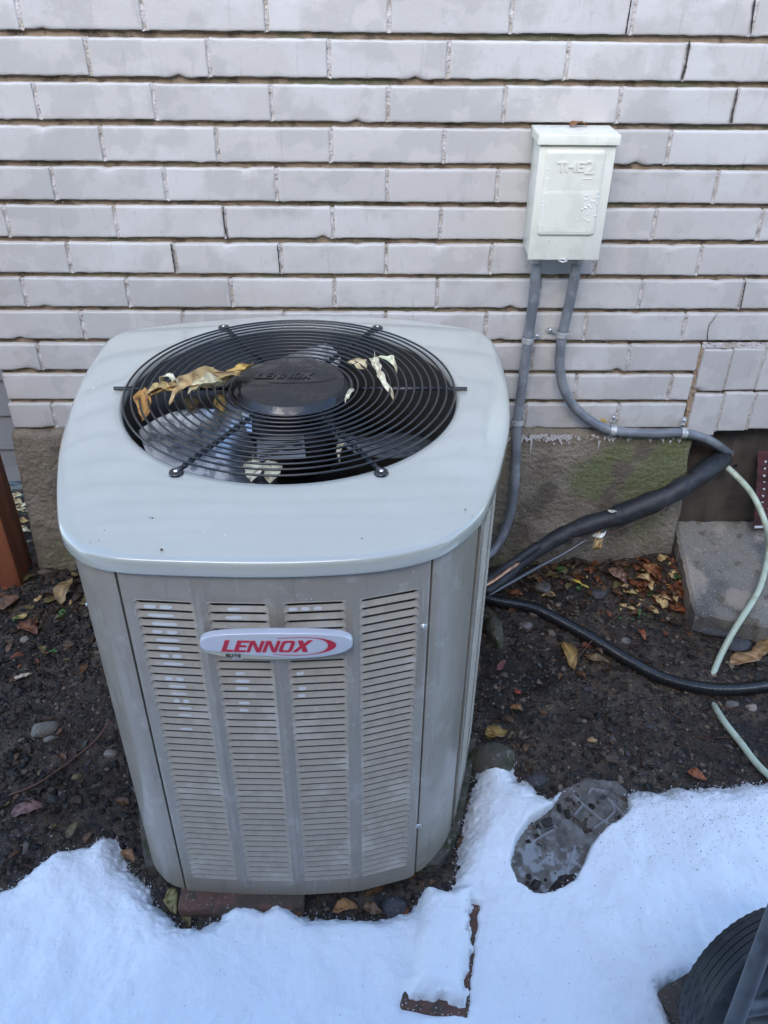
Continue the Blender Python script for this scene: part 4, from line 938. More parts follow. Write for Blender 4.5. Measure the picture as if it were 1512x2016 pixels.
LC = dict(tan=(.46, .31, .13), brown=(.105, .052, .024), rust=(.155, .050, .020), yellow=(.50, .32, .08), pale=(.55, .47, .27), olive=(.12, .09, .035), dark=(.040, .024, .015), cream=(.62, .56, .38))
def leafcols(n, c, seed=0):
    r = np.random.RandomState(seed % 9999); b = np.array(LC[c] if isinstance(c, str) else c); k = np.arange(n); mid = (k % 5 == 2)*1.; tipf = k/n
    m = (1+.28*r.randn(n))*(1-.12*(k//5 % 2))*(1+.35*mid); m = np.clip(m, .45, 1.7); C = b*m[:, None]
    br = (r.rand(n) < .12)[:, None]; C = np.where(br, C*np.array([.45, .35, .3]), C); return np.clip(C, .004, .9)
def leaf(label, base, tip, w, c, group=None, cat='leaf', name='fallen_leaf', solid=.0004, **k):
    sd_ = abs(hash(label)) % 9999 if False else sum(ord(x)*(i+3) for i, x in enumerate(label)) % 9973
    V, F = leafVF(base, tip, w, seed=sd_, **k); cc = (V.min(0)+V.max(0))/2; me = mesh(name, V-cc, F); facecol(me, leafcols(len(V), c, sd_))
    o = link(name, me, M_leaf, None, cc); props(o, label, cat, group); sm = o.modifiers.new('t', 'SOLIDIFY'); sm.thickness = solid; sm.offset = 0; return o
zt_ = -.455
def T3(x, y, z=zt_): return at(x, y, 2, z)
G1 = 'leaves caught on the fan guard'
leaf('large curled tan leaf lying across the left guard rings', T3(474, 738, -.446), T3(300, 784, -.452), .052, 'tan', G1, curl=.05, fold=.5, nl=14)
leaf('crumpled tan leaf on top of the large curled leaf at the left of the guard', T3(446, 758, -.440), T3(372, 776, -.436), .036, 'pale', G1, curl=.12, fold=.7, nl=12)
leaf('small brown leaf pointing up behind the curled leaf on the guard', T3(404, 748, -.446), T3(420, 722, -.434), .018, 'tan', G1, curl=.1, fold=.6)
leaf('orange-brown leaf hanging down at the far left of the guard', T3(288, 764, -.450), T3(276, 828, -.470), .030, (.40, .20, .05), G1, curl=-.08, fold=.5, nl=12)
leaf('folded ochre leaf touching the left rim of the hub cover', T3(440, 758, -.462), T3(500, 716, -.440), .026, 'yellow', G1, curl=.06, fold=.8, nl=12)
leaf('olive leaf hanging below the guard rings left of the hub', T3(372, 778, -.475), T3(378, 812, -.500), .030, 'olive', G1, curl=.1, fold=.2)
leaf('pointed ochre leaf hanging through the guard beside the hub', T3(430, 775, -.470), T3(437, 818, -.505), .022, (.36, .24, .07), G1, curl=.1, fold=.3)
leaf('wavy yellow-brown leaf filling the middle of the leaf clump on the guard', T3(420, 764, -.442), T3(330, 788, -.446), .036, (.50, .34, .14), G1, curl=.15, fold=.6, nl=12)
leaf('tan leaf joining the clump to the hanging orange leaf on the guard', T3(345, 770, -.446), T3(284, 776, -.450), .028, (.48, .33, .13), G1, curl=.12, fold=.5, nl=10)
leaf('small bent cream leaf resting above the curled leaf on the guard', T3(318, 756, -.446), T3(352, 762, -.436), .014, 'cream', G1, curl=.35, fold=.4)
leaf('tan leaf under the rings at the right edge of the hub', T3(722, 728, -.466), T3(684, 712, -.460), .034, (.50, .40, .22), G1, curl=.1, fold=.2)
leaf('pale cream folded leaf standing on the right side of the guard', T3(738, 704, -.440), T3(742, 742, -.452), .020, 'cream', G1, curl=.05, fold=.7, stem=.012)
leaf('pale leaf lobe spreading right of the standing cream leaf', T3(742, 706, -.444), T3(782, 732, -.446), .020, (.58, .56, .36), G1, curl=.15, fold=.6)
leaf('long narrow cream leaf hanging through the guard at the right', T3(746, 728, -.450), T3(770, 792, -.475), .014, 'cream', G1, curl=.12, fold=.4, nl=12)
leaf('pale sliver of leaf at the lower right rim of the hub cover', T3(694, 765, -.452), T3(682, 794, -.460), .010, (.50, .47, .33), G1, curl=.2, fold=.3)
leaf('round cream leaf below the front guard rings', T3(498, 905, -.484), T3(497, 948, -.497), .032, 'cream', G1, curl=.05, fold=.15, stem=.008)
leaf('square-ended pale leaf next to the round cream leaf under the front rings', T3(532, 906, -.484), T3(534, 952, -.497), .030, (.52, .46, .30), G1, curl=.05, fold=.1, stem=.01)
leaf('thin upright pale leaf below the guard near the right front spoke', T3(676, 866, -.486), T3(668, 912, -.50), .010, (.45, .38, .26), G1, curl=.2, fold=.4)
leaf('brown leaf lying on the top of the electrical box', at(1122, 249, 1, -.03), at(1154, 247, 1, -.012), .020, (.22, .09, .03), curl=.12, fold=.3)
leaf('tiny yellow leaf on the wall beside the horizontal conduit clamp', at(1182, 824, 1, -.012), at(1196, 832, 1, -.016), .007, 'yellow', up=(0, -1, 0), curl=.1, fold=.2)
leaf('dry tan leaf hanging from the black insulated pipe', at(1178, 1046, 1, -.10), at(1172, 1086, 1, -.105), .024, 'tan', up=(0, -1, .2), curl=.25, fold=.5)
leaf('white bleached leaf curl on the black pipe above the hanging leaf', at(1166, 1056, 1, -.108), at(1194, 1046, 1, -.108), .014, (.7, .66, .55), up=(0, -1, .4), curl=.3, fold=.4)
leaf('small grey leaf stuck on top of the black insulated pipe', at(1196, 1003, 1, -.085), at(1214, 1008, 1, -.085), .008, (.45, .42, .36), up=(0, -1, .4), curl=.2, fold=.3)
st = thing('leaf_stem', 'thin brown leaf stalk arching over the left guard rings', 'stem', T3(400, 750))
tube('stalk', [T3(330, 762, -.446), T3(370, 748, -.440), T3(410, 735, -.436), T3(450, 732, -.436), T3(480, 728, -.438)], .0008, M_twig, st)
# ground leaves that stand out one by one
def gleaf(label, x0, y0, x1, y1, w, c, up=.006, **k):
    return leaf(label, spot(x0, y0, up), spot(x1, y1, up), w, c, 'fallen leaves on the soil', **k)
gleaf('yellow-brown leaf on the soil just above the black hose', 1108, 1265, 1135, 1320, .034, (.27, .16, .045), curl=.08, fold=.15)
gleaf('dull brown leaf left of the black hose beside the yellow-brown one', 1150, 1290, 1200, 1305, .026, (.16, .10, .05), curl=.1, fold=.2)
gleaf('tan maple-like leaf at the right edge above the black hose', 1440, 1310, 1500, 1285, .040, (.32, .18, .08), curl=.08, fold=.2)
gleaf('brown leaf behind the tan leaf at the right photo edge', 1490, 1300, 1512, 1250, .036, (.24, .14, .05), curl=.1, fold=.2)
gleaf('orange-brown leaf against the foundation left of the concrete pad', 1265, 1112, 1298, 1140, .040, (.25, .095, .030), up=.014, curl=.12, fold=.2)
gleaf('pinkish brown leaf lying against the foundation foot', 1198, 1120, 1232, 1150, .036, (.22, .12, .08), up=.012, curl=.15, fold=.25)
gleaf('pale tan crumpled leaf between the stones near the foundation', 1250, 1140, 1290, 1152, .024, 'tan', up=.016, curl=.25, fold=.5)
gleaf('rust-red wet leaf beside the corner of the concrete pad', 1318, 1190, 1352, 1208, .034, (.20, .060, .022), up=.008, curl=.1, fold=.2)
gleaf('rust leaf in front of the pad left edge', 1310, 1150, 1345, 1180, .034, (.19, .07, .028), up=.010, curl=.1, fold=.2)
gleaf('narrow bright yellow leaf blade on the dark soil below the foundation', 1122, 1142, 1160, 1158, .010, (.5, .36, .06), up=.010, curl=.1, fold=.2)
gleaf('dark rust leaf near the stone beside the unit', 1000, 1165, 1030, 1172, .022, (.16, .06, .025), up=.010, curl=.1, fold=.3)
gleaf('small red-brown leaf curl in the centre of the bare soil', 1255, 1240, 1272, 1262, .018, (.22, .07, .025), curl=.25, fold=.4)
gleaf('red-orange leaf fragment at the snow edge on the right', 1352, 1520, 1392, 1535, .026, (.26, .08, .03), curl=.1, fold=.2)
gleaf('ochre leaf close to the right side of the unit above the mossy stone', 955, 1448, 1000, 1440, .034, (.27, .17, .05), up=.012, curl=.1, fold=.2)
gleaf('dark pink leaf near the unit on the soil', 976, 1320, 998, 1300, .016, (.17, .07, .06), curl=.1, fold=.2)
gleaf('small red leaf fragment right of the unit', 1012, 1360, 1026, 1366, .012, (.30, .05, .03), curl=.1, fold=.2)
gleaf('brown leaf lying below the red fragment near the unit', 1004, 1392, 1030, 1400, .018, (.22, .10, .04), curl=.2, fold=.3)
gleaf('large brown leaf at the left photo edge near the post', -5, 1195, 40, 1178, .05, (.13, .07, .04), up=.012, curl=.1, fold=.2)
gleaf('reddish brown leaf below the wooden post', 40, 1225, 72, 1250, .036, (.15, .06, .03), up=.01, curl=.12, fold=.3)
gleaf('tan leaf standing against the unit left side', 118, 1190, 140, 1140, .040, (.24, .16, .07), up=.02, curl=.15, fold=.3)
gleaf('light brown crescent leaf on the left gravel', 24, 1340, 66, 1328, .014, (.42, .34, .24), curl=.15, fold=.3)
gleaf('pinkish flat leaf on the left soil above the snow', 22, 1600, 90, 1585, .034, (.17, .09, .08), curl=.06, fold=.1)
gleaf('green-brown leaf under the front left corner of the unit', 335, 1748, 345, 1800, .026, (.20, .17, .06), up=.012, curl=.1, fold=.2)
gleaf('orange-brown leaf under the front edge of the unit', 655, 1792, 705, 1785, .026, (.30, .14, .05), up=.014, curl=.15, fold=.3)
gleaf('brown leaf right of the orange-brown leaf under the unit front', 715, 1788, 752, 1796, .024, (.15, .08, .04), up=.014, curl=.2, fold=.3)
gleaf('leaf wedged between unit corner and left snow', 245, 1672, 262, 1700, .022, (.22, .11, .05), up=.02, curl=.2, fold=.3)

# ------------------------------------------------------------------ litter, gravel: uncounted
def inside_unit(x, y, m=0.): return sdist(x, y, outl) > -m
def near_img(P):                          # mean ground point and radius helpers
    return atg(*P)[:2]
r = np.random.RandomState(5)
ico_v = []; ico_f = []
_bm = bmesh.new(); bmesh.ops.create_icosphere(_bm, subdivisions=1, radius=1); ico_v = np.array([v.co[:] for v in _bm.verts]); ico_f = np.array([[v.index for v in f.verts] for f in _bm.faces]); _bm.free()
def scatter_stones(n, rlo, rhi, fx, pal, seed, flat=.6):
    r = np.random.RandomState(seed); x, y = fx(n, r); n = len(x)
    sz = rlo*(rhi/rlo)**(r.rand(n)**2.2); z = ground_z(x, y)+sz*flat*r.uniform(.0, .45, n)
    A = r.rand(n)*6.283; c, s = np.cos(A), np.sin(A); sx = sz*r.uniform(.75, 1.35, n); sy = sz*r.uniform(.6, 1., n); s3 = sz*flat*r.uniform(.6, 1.1, n)
    J = 1+.22*r.randn(n, len(ico_v)); P = ico_v[None]*J[:, :, None]; px, py, pz = P[..., 0]*sx[:, None], P[..., 1]*sy[:, None], P[..., 2]*s3[:, None]
    tl = r.randn(n)*.3; pz = pz+px*tl[:, None]
    V = np.stack([px*c[:, None]-py*s[:, None]+x[:, None], px*s[:, None]+py*c[:, None]+y[:, None], pz+z[:, None]], -1)
    F = ico_f[None]+(np.arange(n)*len(ico_v))[:, None, None]; pal = np.array(pal); C = pal[r.randint(0, len(pal), n)]*(.6+.8*r.rand(n, 1)); C = np.repeat(C, len(ico_v), 0)
    return V.reshape(-1, 3), F.reshape(-1, 3), np.clip(C, .004, .8)
def area(x0, x1, y0, y1, dens=None):
    def f(n, r):
        x = r.uniform(x0, x1, n); y = r.uniform(y0, y1, n); k = ~inside_unit(x, y, -.04)
        if dens is not None: k &= r.rand(n) < dens(x, y)
        k &= ~((x > 1.262) & (y > -.24))&(y < .04+.3*(x < -.36)); return x[k], y[k]
    return f
PALG = [(.085, .065, .048), (.055, .043, .034), (.13, .10, .072), (.030, .026, .024), (.048, .045, .045), (.10, .085, .070), (.085, .052, .030), (.17, .13, .09)]
PALC = [(.026, .019, .013), (.034, .025, .018), (.045, .032, .022), (.020, .016, .012)]
def dgr(x, y): return np.clip(.15+1.1*(fb(x, y, .16, 33, 3)+.35)+.5*(y < -.33)*(x > .7), .08, 1)
parts = [scatter_stones(30000, .0012, .0045, area(-.75, 1.75, -.98, .03, dgr), PALG, 1),
         scatter_stones(7500, .003, .008, area(-.75, 1.75, -.92, .03, lambda x, y: np.clip(dgr(x, y)*.8, 0, 1)), PALG, 2),
         scatter_stones(700, .006, .014, area(-.75, 1.75, -.90, .0, dgr), PALG[:6], 3, .5),
         scatter_stones(5200, .004, .012, area(-.75, 1.75, -.95, .0, lambda x, y: np.clip(.25+1.3*(fb(x, y, .12, 55, 3)+.2)+.6*(y > -.33), 0, 1)), PALC, 8, .7),
         scatter_stones(9000, .003, .010, area(-.75, .12, -.78, .0, lambda x, y: np.clip(.5+1.2*fb(x, y, .10, 57, 3), 0, 1)), [(.012, .009, .007), (.020, .015, .011), (.010, .010, .010), (.035, .026, .018)], 9, .6)]  # wet left clods, near black: shade of the post side put into their colour
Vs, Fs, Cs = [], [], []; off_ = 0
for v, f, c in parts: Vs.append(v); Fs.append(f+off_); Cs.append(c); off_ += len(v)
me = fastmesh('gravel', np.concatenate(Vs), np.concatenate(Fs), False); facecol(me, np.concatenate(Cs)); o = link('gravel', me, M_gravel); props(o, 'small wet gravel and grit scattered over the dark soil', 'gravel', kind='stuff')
# leaf litter: clusters
clus = [(1180, 1110, .07, 60, ('brown', 'dark', 'rust', 'olive')), (1060, 1140, .05, 36, ('brown', 'dark', 'olive')), (1120, 1190, .09, 40, ('dark', 'brown', 'dark')), (1300, 1160, .035, 90, ('rust', 'rust', 'brown', 'dark', 'tan')), (1210, 1135, .07, 60, ('rust', 'brown', 'dark', 'tan')), (1280, 1190, .05, 40, ('rust', 'brown', 'dark')), (1240, 1145, .10, 60, ('rust', 'brown', 'rust', 'tan', 'dark')), (1320, 1175, .045, 40, ('rust', 'rust', 'brown')), (1150, 1130, .09, 30, ('brown', 'dark', 'rust', 'olive')), (1000, 1150, .06, 12, ('brown', 'dark')),
        (100, 1190, .12, 70, ('brown', 'dark', 'olive', 'tan', 'dark')), (40, 1250, .12, 45, ('brown', 'dark', 'rust')), (190, 1160, .05, 25, ('tan', 'olive', 'brown')), (60, 1020, .09, 90, ('tan', 'pale', 'cream', 'brown')), (40, 980, .06, 60, ('tan', 'pale', 'cream')),
        (60, 1540, .13, 30, ('brown', 'dark', 'dark', 'olive')), (60, 1600, .1, 16, ('brown', 'dark')), (1000, 1440, .05, 10, ('brown', 'olive')), (1450, 1290, .06, 10, ('brown', 'rust')), (700, 1790, .09, 22, ('dark', 'brown', 'rust')), (880, 1735, .05, 10, ('dark', 'brown')), (330, 1770, .05, 14, ('dark', 'olive')),
        (1200, 1400, .25, 30, ('dark', 'brown', 'dark'))]
Vs, Fs, Cs = [], [], []; off_ = 0; r = np.random.RandomState(21)
for px_, py_, sp_, n_, cc in clus:
    c0 = atg(px_, py_)
    for k in range(n_):
        x, y = c0[0]+r.randn()*sp_, c0[1]+r.randn()*sp_*.7
        if sdist(np.array([x]), np.array([y]), outl)[0] > .03 or (x > 1.255 and y > -.23) or (y > -.02 and x > -.36): continue
        a = r.rand()*6.283; L = r.uniform(.010, .036); z = gz(x, y)+r.uniform(.001, .012 if n_ > 20 else .005)
        b_ = (x, y, z); t_ = (x+L*math.cos(a), y+L*math.sin(a), z+r.randn()*.004)
        if t_[1] > -.015 and x > -.36: continue
        v, f = leafVF(b_, t_, L*r.uniform(.4, .7), curl=r.uniform(-.1, .2), fold=r.uniform(0, .4), seed=int(r.randint(9999)), nl=6)
        Vs.append(v); Fs.append(np.array(f)+off_); Cs.append(leafcols(len(v), cc[r.randint(len(cc))], r.randint(9999))); off_ += len(v)
me = fastmesh('leaf_litter', np.concatenate(Vs), np.concatenate(Fs)); facecol(me, np.concatenate(Cs)); o = link('leaf_litter', me, M_leaf); props(o, 'brown and rust leaf litter lying in heaps on the wet soil', 'leaf litter', kind='stuff')
# fine twigs
V, F = [], []; r = np.random.RandomState(4)
for k in range(110):
    x, y = r.uniform(-.6, 1.5), r.uniform(-.8, -.02)
    if sdist(np.array([x]), np.array([y]), outl)[0] > -.01 or (x > 1.24 and y > -.25): continue
    a = r.rand()*6.283; L = r.uniform(.02, .09); P = [(x+L*t*math.cos(a+.5*t*r.randn()*.3), y+L*t*math.sin(a), gz(x+L*t*math.cos(a), y+L*t*math.sin(a))+.003) for t in np.linspace(0, 1, 5)]
    v, f = tubeVF(P, r.uniform(.0005, .0012), 5); n0 = len(V); V += list(v); F += [tuple(i+n0 for i in q_) for q_ in f]
o = link('twigs', mesh('twigs', V, F), M_twig); props(o, 'thin broken twigs strewn over the soil', 'twigs', kind='stuff')

def stone(label, px, py, sx, sy, sz, m=M_stone, rz=0., sub=3, sink=.35, rough_=.22, name='stone', group='stones on the soil', cat='stone', seed=0):
    c = spot(px, py); bm = bmesh.new(); bmesh.ops.create_icosphere(bm, subdivisions=sub, radius=1); rr = np.random.RandomState(int(px*7+py)+seed); pl = rr.randn(7, 3); pl /= np.linalg.norm(pl, axis=1)[:, None]; dd = rr.uniform(.62, .92, 7)
    for v in bm.verts:
        p = np.array(v.co[:])
        for q_, d_ in zip(pl, dd):
            k = p@q_
            if k > d_: p = p-q_*(k-d_)*.9
        p = p*(1+rough_*.4*fb(np.array([p[0]+p[2]*.6+9]), np.array([p[1]+p[2]*.8]), .5, 50+seed % 50, 4)[0]); v.co = p*[sx, sy, sz]
    me = bpy.data.meshes.new(name); bm.to_mesh(me); bm.free(); me.polygons.foreach_set('use_smooth', [True]*len(me.polygons)); me.set_sharp_from_angle(angle=math.radians(32))
    c = np.array(c); c[2] += sz*(1-2*sink)*.5+.0; o = link(name, me, m, None, c, (0, 0, rz)); props(o, label, cat, group); return o
stone('brownish rounded rock with a hollow beside the copper pipe end', 1068, 1160, .022, .019, .018)
stone('dark grey lump of asphalt on the soil below the foundation', 1176, 1172, .026, .017, .016, M_asph)
stone('light tan pebble just above the black hose near the unit', 1053, 1210, .017, .010, .009)
stone('grey stone half buried below the tan pebble', 1036, 1232, .016, .013, .010)
stone('pale flat stone right of the leaf beside the hose', 1232, 1262, .013, .010, .007)
stone('mossy block standing against the right side of the unit', 972, 1250, .022, .05, .040, M_moss, .1)
stone('large mossy rock at the lower right side of the unit, edged by snow', 968, 1500, .050, .040, .030, M_moss, .2)
stone('wide flat asphalt lump in front of the concrete pad', 1420, 1240, .075, .026, .014, M_asph, -.12)
stone('second asphalt lump under the pale hose', 1448, 1270, .040, .022, .012, M_asph, .2)
stone('small broken stone leaning at the foundation corner by the pad', 1318, 1082, .020, .018, .014, M_slab, .3)
stone('white-grey pebble at the right edge below the black hose', 1478, 1394, .013, .011, .010, M_slab)
stone('grey pebble left of the white-grey pebble', 1440, 1388, .020, .010, .008)
stone('pale tan stone on the left gravel', 88, 1436, .030, .020, .014, M_slab, .4)
stone('smaller pale stone just below the tan one at left', 98, 1456, .013, .008, .007, M_slab, .2)
stone('small round grey stone on the left gravel beside the unit', 218, 1485, .014, .010, .009)
stone('tiny white pebble on the right bare soil', 1150, 1420, .006, .005, .004, M_slab)
stone('orange-tan pebble on the right bare soil', 1166, 1458, .011, .007, .005, mat('orange_pebble', (.36, .22, .11), .6))
stone('dark stone at the snow edge right of the mossy rock', 1056, 1538, .022, .014, .012, M_asph)
stone('dark stone under the right front corner of the unit', 776, 1790, .024, .020, .020, M_asph)
stone('black pebble lying on the left snow', 195, 1707, .008, .007, .006, M_asph, sink=-1.2)
stone('larger of two dark stones lying on the right snow', 1390, 1634, .012, .010, .006, M_asph, sink=-1.6)
stone('smaller of two dark stones lying on the right snow', 1430, 1630, .008, .007, .005, M_asph, sink=-2.0)
stone('brown stone poking through the snow right of the unit', 985, 1562, .010, .013, .008, sink=-1.0)
stone('small brown crumb in the snow close to the unit corner', 944, 1668, .006, .008, .006, sink=-1.2)
stone('bluish grey ring-shaped pebble on the left soil', 50, 1258, .012, .012, .005, M_slab)
# red twig on the left
rt = thing('red_twig', 'long reddish twig lying on the left gravel beside the unit', 'twig', spot(120, 1515))
tube('twig_stem', [spot(18, 1566, .008), spot(70, 1545, .010), spot(120, 1512, .010), spot(160, 1482, .012), spot(195, 1450, .012), spot(216, 1418, .016)], .0022, M_twig, rt)
rt = thing('dead_branch', 'thin dark twig arching over the black hose on the bare soil', 'twig', spot(1180, 1260))
tube('twig_stem', [spot(1120, 1318, .006), spot(1150, 1280, .016), spot(1185, 1240, .026), spot(1225, 1205, .012)], .0012, M_twig, rt)
# seedlings
def seedling(px, py, n, label):
    p = spot(px, py, .004); t = thing('seedling', label, 'seedling', p, 'green seedlings in the soil'); rr = np.random.RandomState(px)
    for k in range(n):
        a = rr.rand()*6.28; c = p+np.array([rr.randn()*.006, rr.randn()*.006, .010+.005*rr.rand()]); e = c+np.array([math.cos(a), math.sin(a), .2])*.009
        V, F = leafVF(c, e, .0075, curl=.1, fold=.2, seed=int(a*1000), nl=5); placed('leaf', V, F, M_green, t)
        tube('stem', [p, (p+c)/2+np.array([.001, 0, .001]), c], .0005, M_green, t, nseg=5, n=4)
for a in ((1102, 1130, 5, 'seedling by the wall foot above the yellow leaf blade'), (1135, 1164, 3, 'seedling near the asphalt lump'), (1335, 1144, 4, 'seedling beside the left edge of the concrete pad'), (1280, 1172, 6, 'largest seedling, between rust leaves left of the pad'),
          (1232, 1228, 2, 'round-leaved seedling on the soil, left of its pair'), (1258, 1218, 4, 'seedling right of the round-leaved one above the hose'), (122, 1218, 5, 'seedling on the left soil close to the unit side'), (36, 1222, 4, 'seedling at the far left below the post'), (108, 1288, 6, 'lowest seedling on the left soil')):
    seedling(*a)

# ------------------------------------------------------------------ snow
SN = [(-500, 1810), (-200, 1772), (0, 1750), (28, 1738), (62, 1700), (98, 1676), (130, 1664), (172, 1656), (196, 1640), (214, 1638), (232, 1650), (240, 1664), (250, 1706), (272, 1728), (292, 1752), (305, 1770), (338, 1802), (352, 1822), (392, 1826), (432, 1812), (444, 1786), (468, 1776), (500, 1782), (522, 1792), (536, 1778), (552, 1776), (600, 1798),
      (612, 1806), (640, 1800), (700, 1806), (760, 1806), (806, 1792), (820, 1768), (838, 1752), (878, 1762), (900, 1735), (898, 1700), (908, 1650), (918, 1600), (930, 1550), (938, 1500), (955, 1478), (975, 1470), (1003, 1478), (1012, 1505), (1020, 1528), (1040, 1530), (1060, 1550), (1085, 1558), (1112, 1552), (1135, 1548), (1200, 1542), (1238, 1552), (1262, 1548), (1300, 1548), (1340, 1540), (1400, 1540), (1440, 1546), (1470, 1538), (1512, 1538), (1700, 1530), (2100, 1560), (2600, 2600), (-900, 2600)]
snow = np.array(pix(SN, .01)); foot = np.array(pix(FOOT, .004))
hx, hy_ = np.arange(-.55, 1.62, .0025), np.arange(-1.34, -.50, .0025)
X, Y = np.meshgrid(hx, hy_, indexing='ij')
D = sdist(X, Y, snow); Df = sdist(X, Y, foot)
wp_ = np.array(pix([(1300, 1952), (1345, 1940), (1420, 1990), (1560, 1960), (1700, 2080), (1400, 2200), (1330, 2040)], .01)); Dw = sdist(X, Y, wp_)
en = .009*fb(X, Y, .03, 101, 5)+.004*fb(X, Y, .006, 107, 3)
fy = np.clip((Y+.90)/.25, 0, 1)                              # thinner, melting edge further back
d = np.minimum(D+en, -Dw+.006*fb(X, Y, .02, 140, 3)+.004*fb(X, Y, .006, 141, 3))
e1 = np.clip(d/(.030+.03*fy), 0, 1); T = .026*(e1*(2-e1))**(.8+.35*fy)
T += .015*fb(X, Y, .16, 110, 3)*e1+.006*fb(X, Y, .045, 115, 3)*e1+.0018*fb(X, Y, .012, 118, 3)*e1**.5
def lump(px, py, rx, ry, h):
    global T
    c = atg(px, py, .02); T = T+h*np.exp(-(((X-c[0])/rx)**2+((Y-c[1])/ry)**2))*e1
lump(480, 1800, .035, .02, .012); lump(545, 1800, .03, .02, .010); lump(330, 1900, .14, .08, .016); lump(150, 1720, .10, .06, .012); lump(700, 1850, .14, .04, .008); lump(1180, 1830, .12, .05, .008); lump(960, 1620, .03, .06, .006)
T = np.where(d > 0, np.maximum(T, .0), np.maximum(d*.9, -.008))
# brick buried under its own cap of snow
BR = np.array(pix([(826, 1752), (950, 1768), (922, 2010), (786, 1990)], .03)); Db = sdist(X, Y, BR); Dc = sdist(X, Y, np.array(pix([(800, 1735), (934, 1748), (913, 1980), (760, 1966)], .035)))
DcI = sdist(X, Y, np.array(pix([(832, 1742), (934, 1748), (913, 1980), (806, 1966)], .035)))
T = T-.005*np.exp(-((DcI+.012)/.012)**2)*e1*(DcI < 0)
T = T+.032*np.sqrt(1-(1-np.clip((DcI+.004*fb(X, Y, .02, 130, 3))/.034, 0, 1))**2)
# boot print: the snow is pressed right down, with a steep wall
ef = Df+.0025*fb(X, Y, .010, 120, 3); T = T*np.clip(.55+(-ef)/.009, 0, 1)
sm = np.clip(d/.03, 0, 1); base_s = gmacro(X, Y)+.010*fb(X, Y, .22, 3, 2); Zs = ground_z(X, Y)*(1-sm)+base_s*sm+T
Zs = np.where(ef > 0, base_s-np.minimum(ef*2.0, .012), np.where(ef > -.006, base_s+T, Zs))
btop = gmacro(0, BR[:, 1].mean())+.025
gp = np.minimum(Db+.000+.005*fb(X, Y, .016, 136, 3), -Dc+.003+.012*fb(X, Y, .012, 131, 4)+.010*fb(X, Y, .05, 137, 3)); gq = np.clip(gp/.005, 0, 1); Zs = Zs*(1-gq)+(btop-.006)*gq
inu = sdist(X, Y, outl) > .004
keep = (d > -.009) & (ef < .006) & ~inu
V, F = gridmesh(hx, hy_, Zs, keep)
Tk = np.minimum(T, (D+en)*1.0); wetm = np.clip((.012+.012*fy-np.maximum(d, 0))/.016, 0, 1)*(.35+.65*(fb(X, Y, .010, 180, 3)+.5)); wetm += .5*np.clip((.003+Df)/.006, 0, 1)
dirt_ = np.clip((fb(X, Y, .10, 185, 4)-.12)/.3, 0, 1)*.05
tint = np.clip(wetm, 0, 1)[..., None]*.62+dirt_[..., None]; colr = np.array([.87, .885, .90])*(1-tint)+np.array([.20, .185, .165])*tint; colr = colr[keep] if False else colr.reshape(-1, 3)
kk = keep.ravel(); nyy = len(hy_); ii, jj = np.meshgrid(np.arange(len(hx)-1), np.arange(nyy-1), indexing='ij'); ii = ii.ravel(); jj = jj.ravel(); F0 = np.c_[ii*nyy+jj, (ii+1)*nyy+jj, (ii+1)*nyy+jj+1, ii*nyy+jj+1]; F0 = F0[kk[F0].all(1)]; used_ = np.zeros(len(kk), bool); used_[F0] = True
me = fastmesh('snow', V, F); facecol(me, colr[used_]); o = link('snow', me, M_snowv); props(o, 'melting white snow covering the ground in front of the unit', 'snow', kind='stuff')
# beyond the detailed area the snow goes on
xs2 = np.r_[np.linspace(-9, -.6, 40), np.linspace(-.55, 1.62, 110), np.linspace(1.7, 9, 40)]; ys2 = np.r_[np.linspace(-3.5, -1.4, 60), -1.34]
X2, Y2 = np.meshgrid(xs2, ys2, indexing='ij'); o = link('snow_beyond', fastmesh('snow_beyond', *gridmesh(xs2, ys2, gmacro(X2, Y2)+.024+.01*fb(X2, Y2, .22, 3, 2)+.008*fb(X2, Y2, .16, 110, 3))), M_snow); props(o, 'snow continuing over the passage towards the viewer', 'snow', kind='stuff')
xs2 = np.linspace(-9, -.55, 60); ys2 = np.linspace(-1.34, -.80, 30); X2, Y2 = np.meshgrid(xs2, ys2, indexing='ij')
# loose granules of melting snow along the edge
r = np.random.RandomState(91); n = 75000; gx = r.uniform(-.45, 1.5, n); gy = r.uniform(-1.2, -.52, n)
dg = sdist(gx, gy, snow)+.009*fb(gx, gy, .03, 101, 5); dfg = sdist(gx, gy, foot); dwg = sdist(gx, gy, wp_)
edge = (np.abs(dg+.002) < .002+.008*r.rand(n)**1.5) | ((np.abs(dfg) < .005*r.rand(n)) & (dg > 0)) | ((np.abs(dwg) < .012*r.rand(n)) & (dg > 0) & (r.rand(n) < .6))
edge |= (sdist(gx, gy, BR) > 0) & (sdist(gx, gy, BR) < .012*r.rand(n)) & (r.rand(n) < .5)
k = edge & (sdist(gx, gy, outl) < -.002) & ~((dfg > .006) & (r.rand(n) < .9)); gx, gy = gx[k], gy[k]; dg = dg[k]; n = len(gx)
sz = .0005+.0011*r.rand(n)**2; gzv = ground_z(gx, gy)+sz*.5+np.clip(dg, 0, .02)*.7; onb = sdist(gx, gy, BR) > 0; gzv = np.where(onb, btop+sz*.4, gzv)
J = 1+.2*r.randn(n, len(ico_v)); Pn = ico_v[None]*J[:, :, None]*sz[:, None, None]; V = Pn+np.stack([gx, gy, gzv], -1)[:, None, :]
F = ico_f[None]+(np.arange(n)*len(ico_v))[:, None, None]; me = fastmesh('snow_granules', V.reshape(-1, 3), F.reshape(-1, 3)); o = link('snow_granules', me, M_grain); props(o, 'loose grains of melting snow along the edge of the snow', 'snow', kind='stuff')
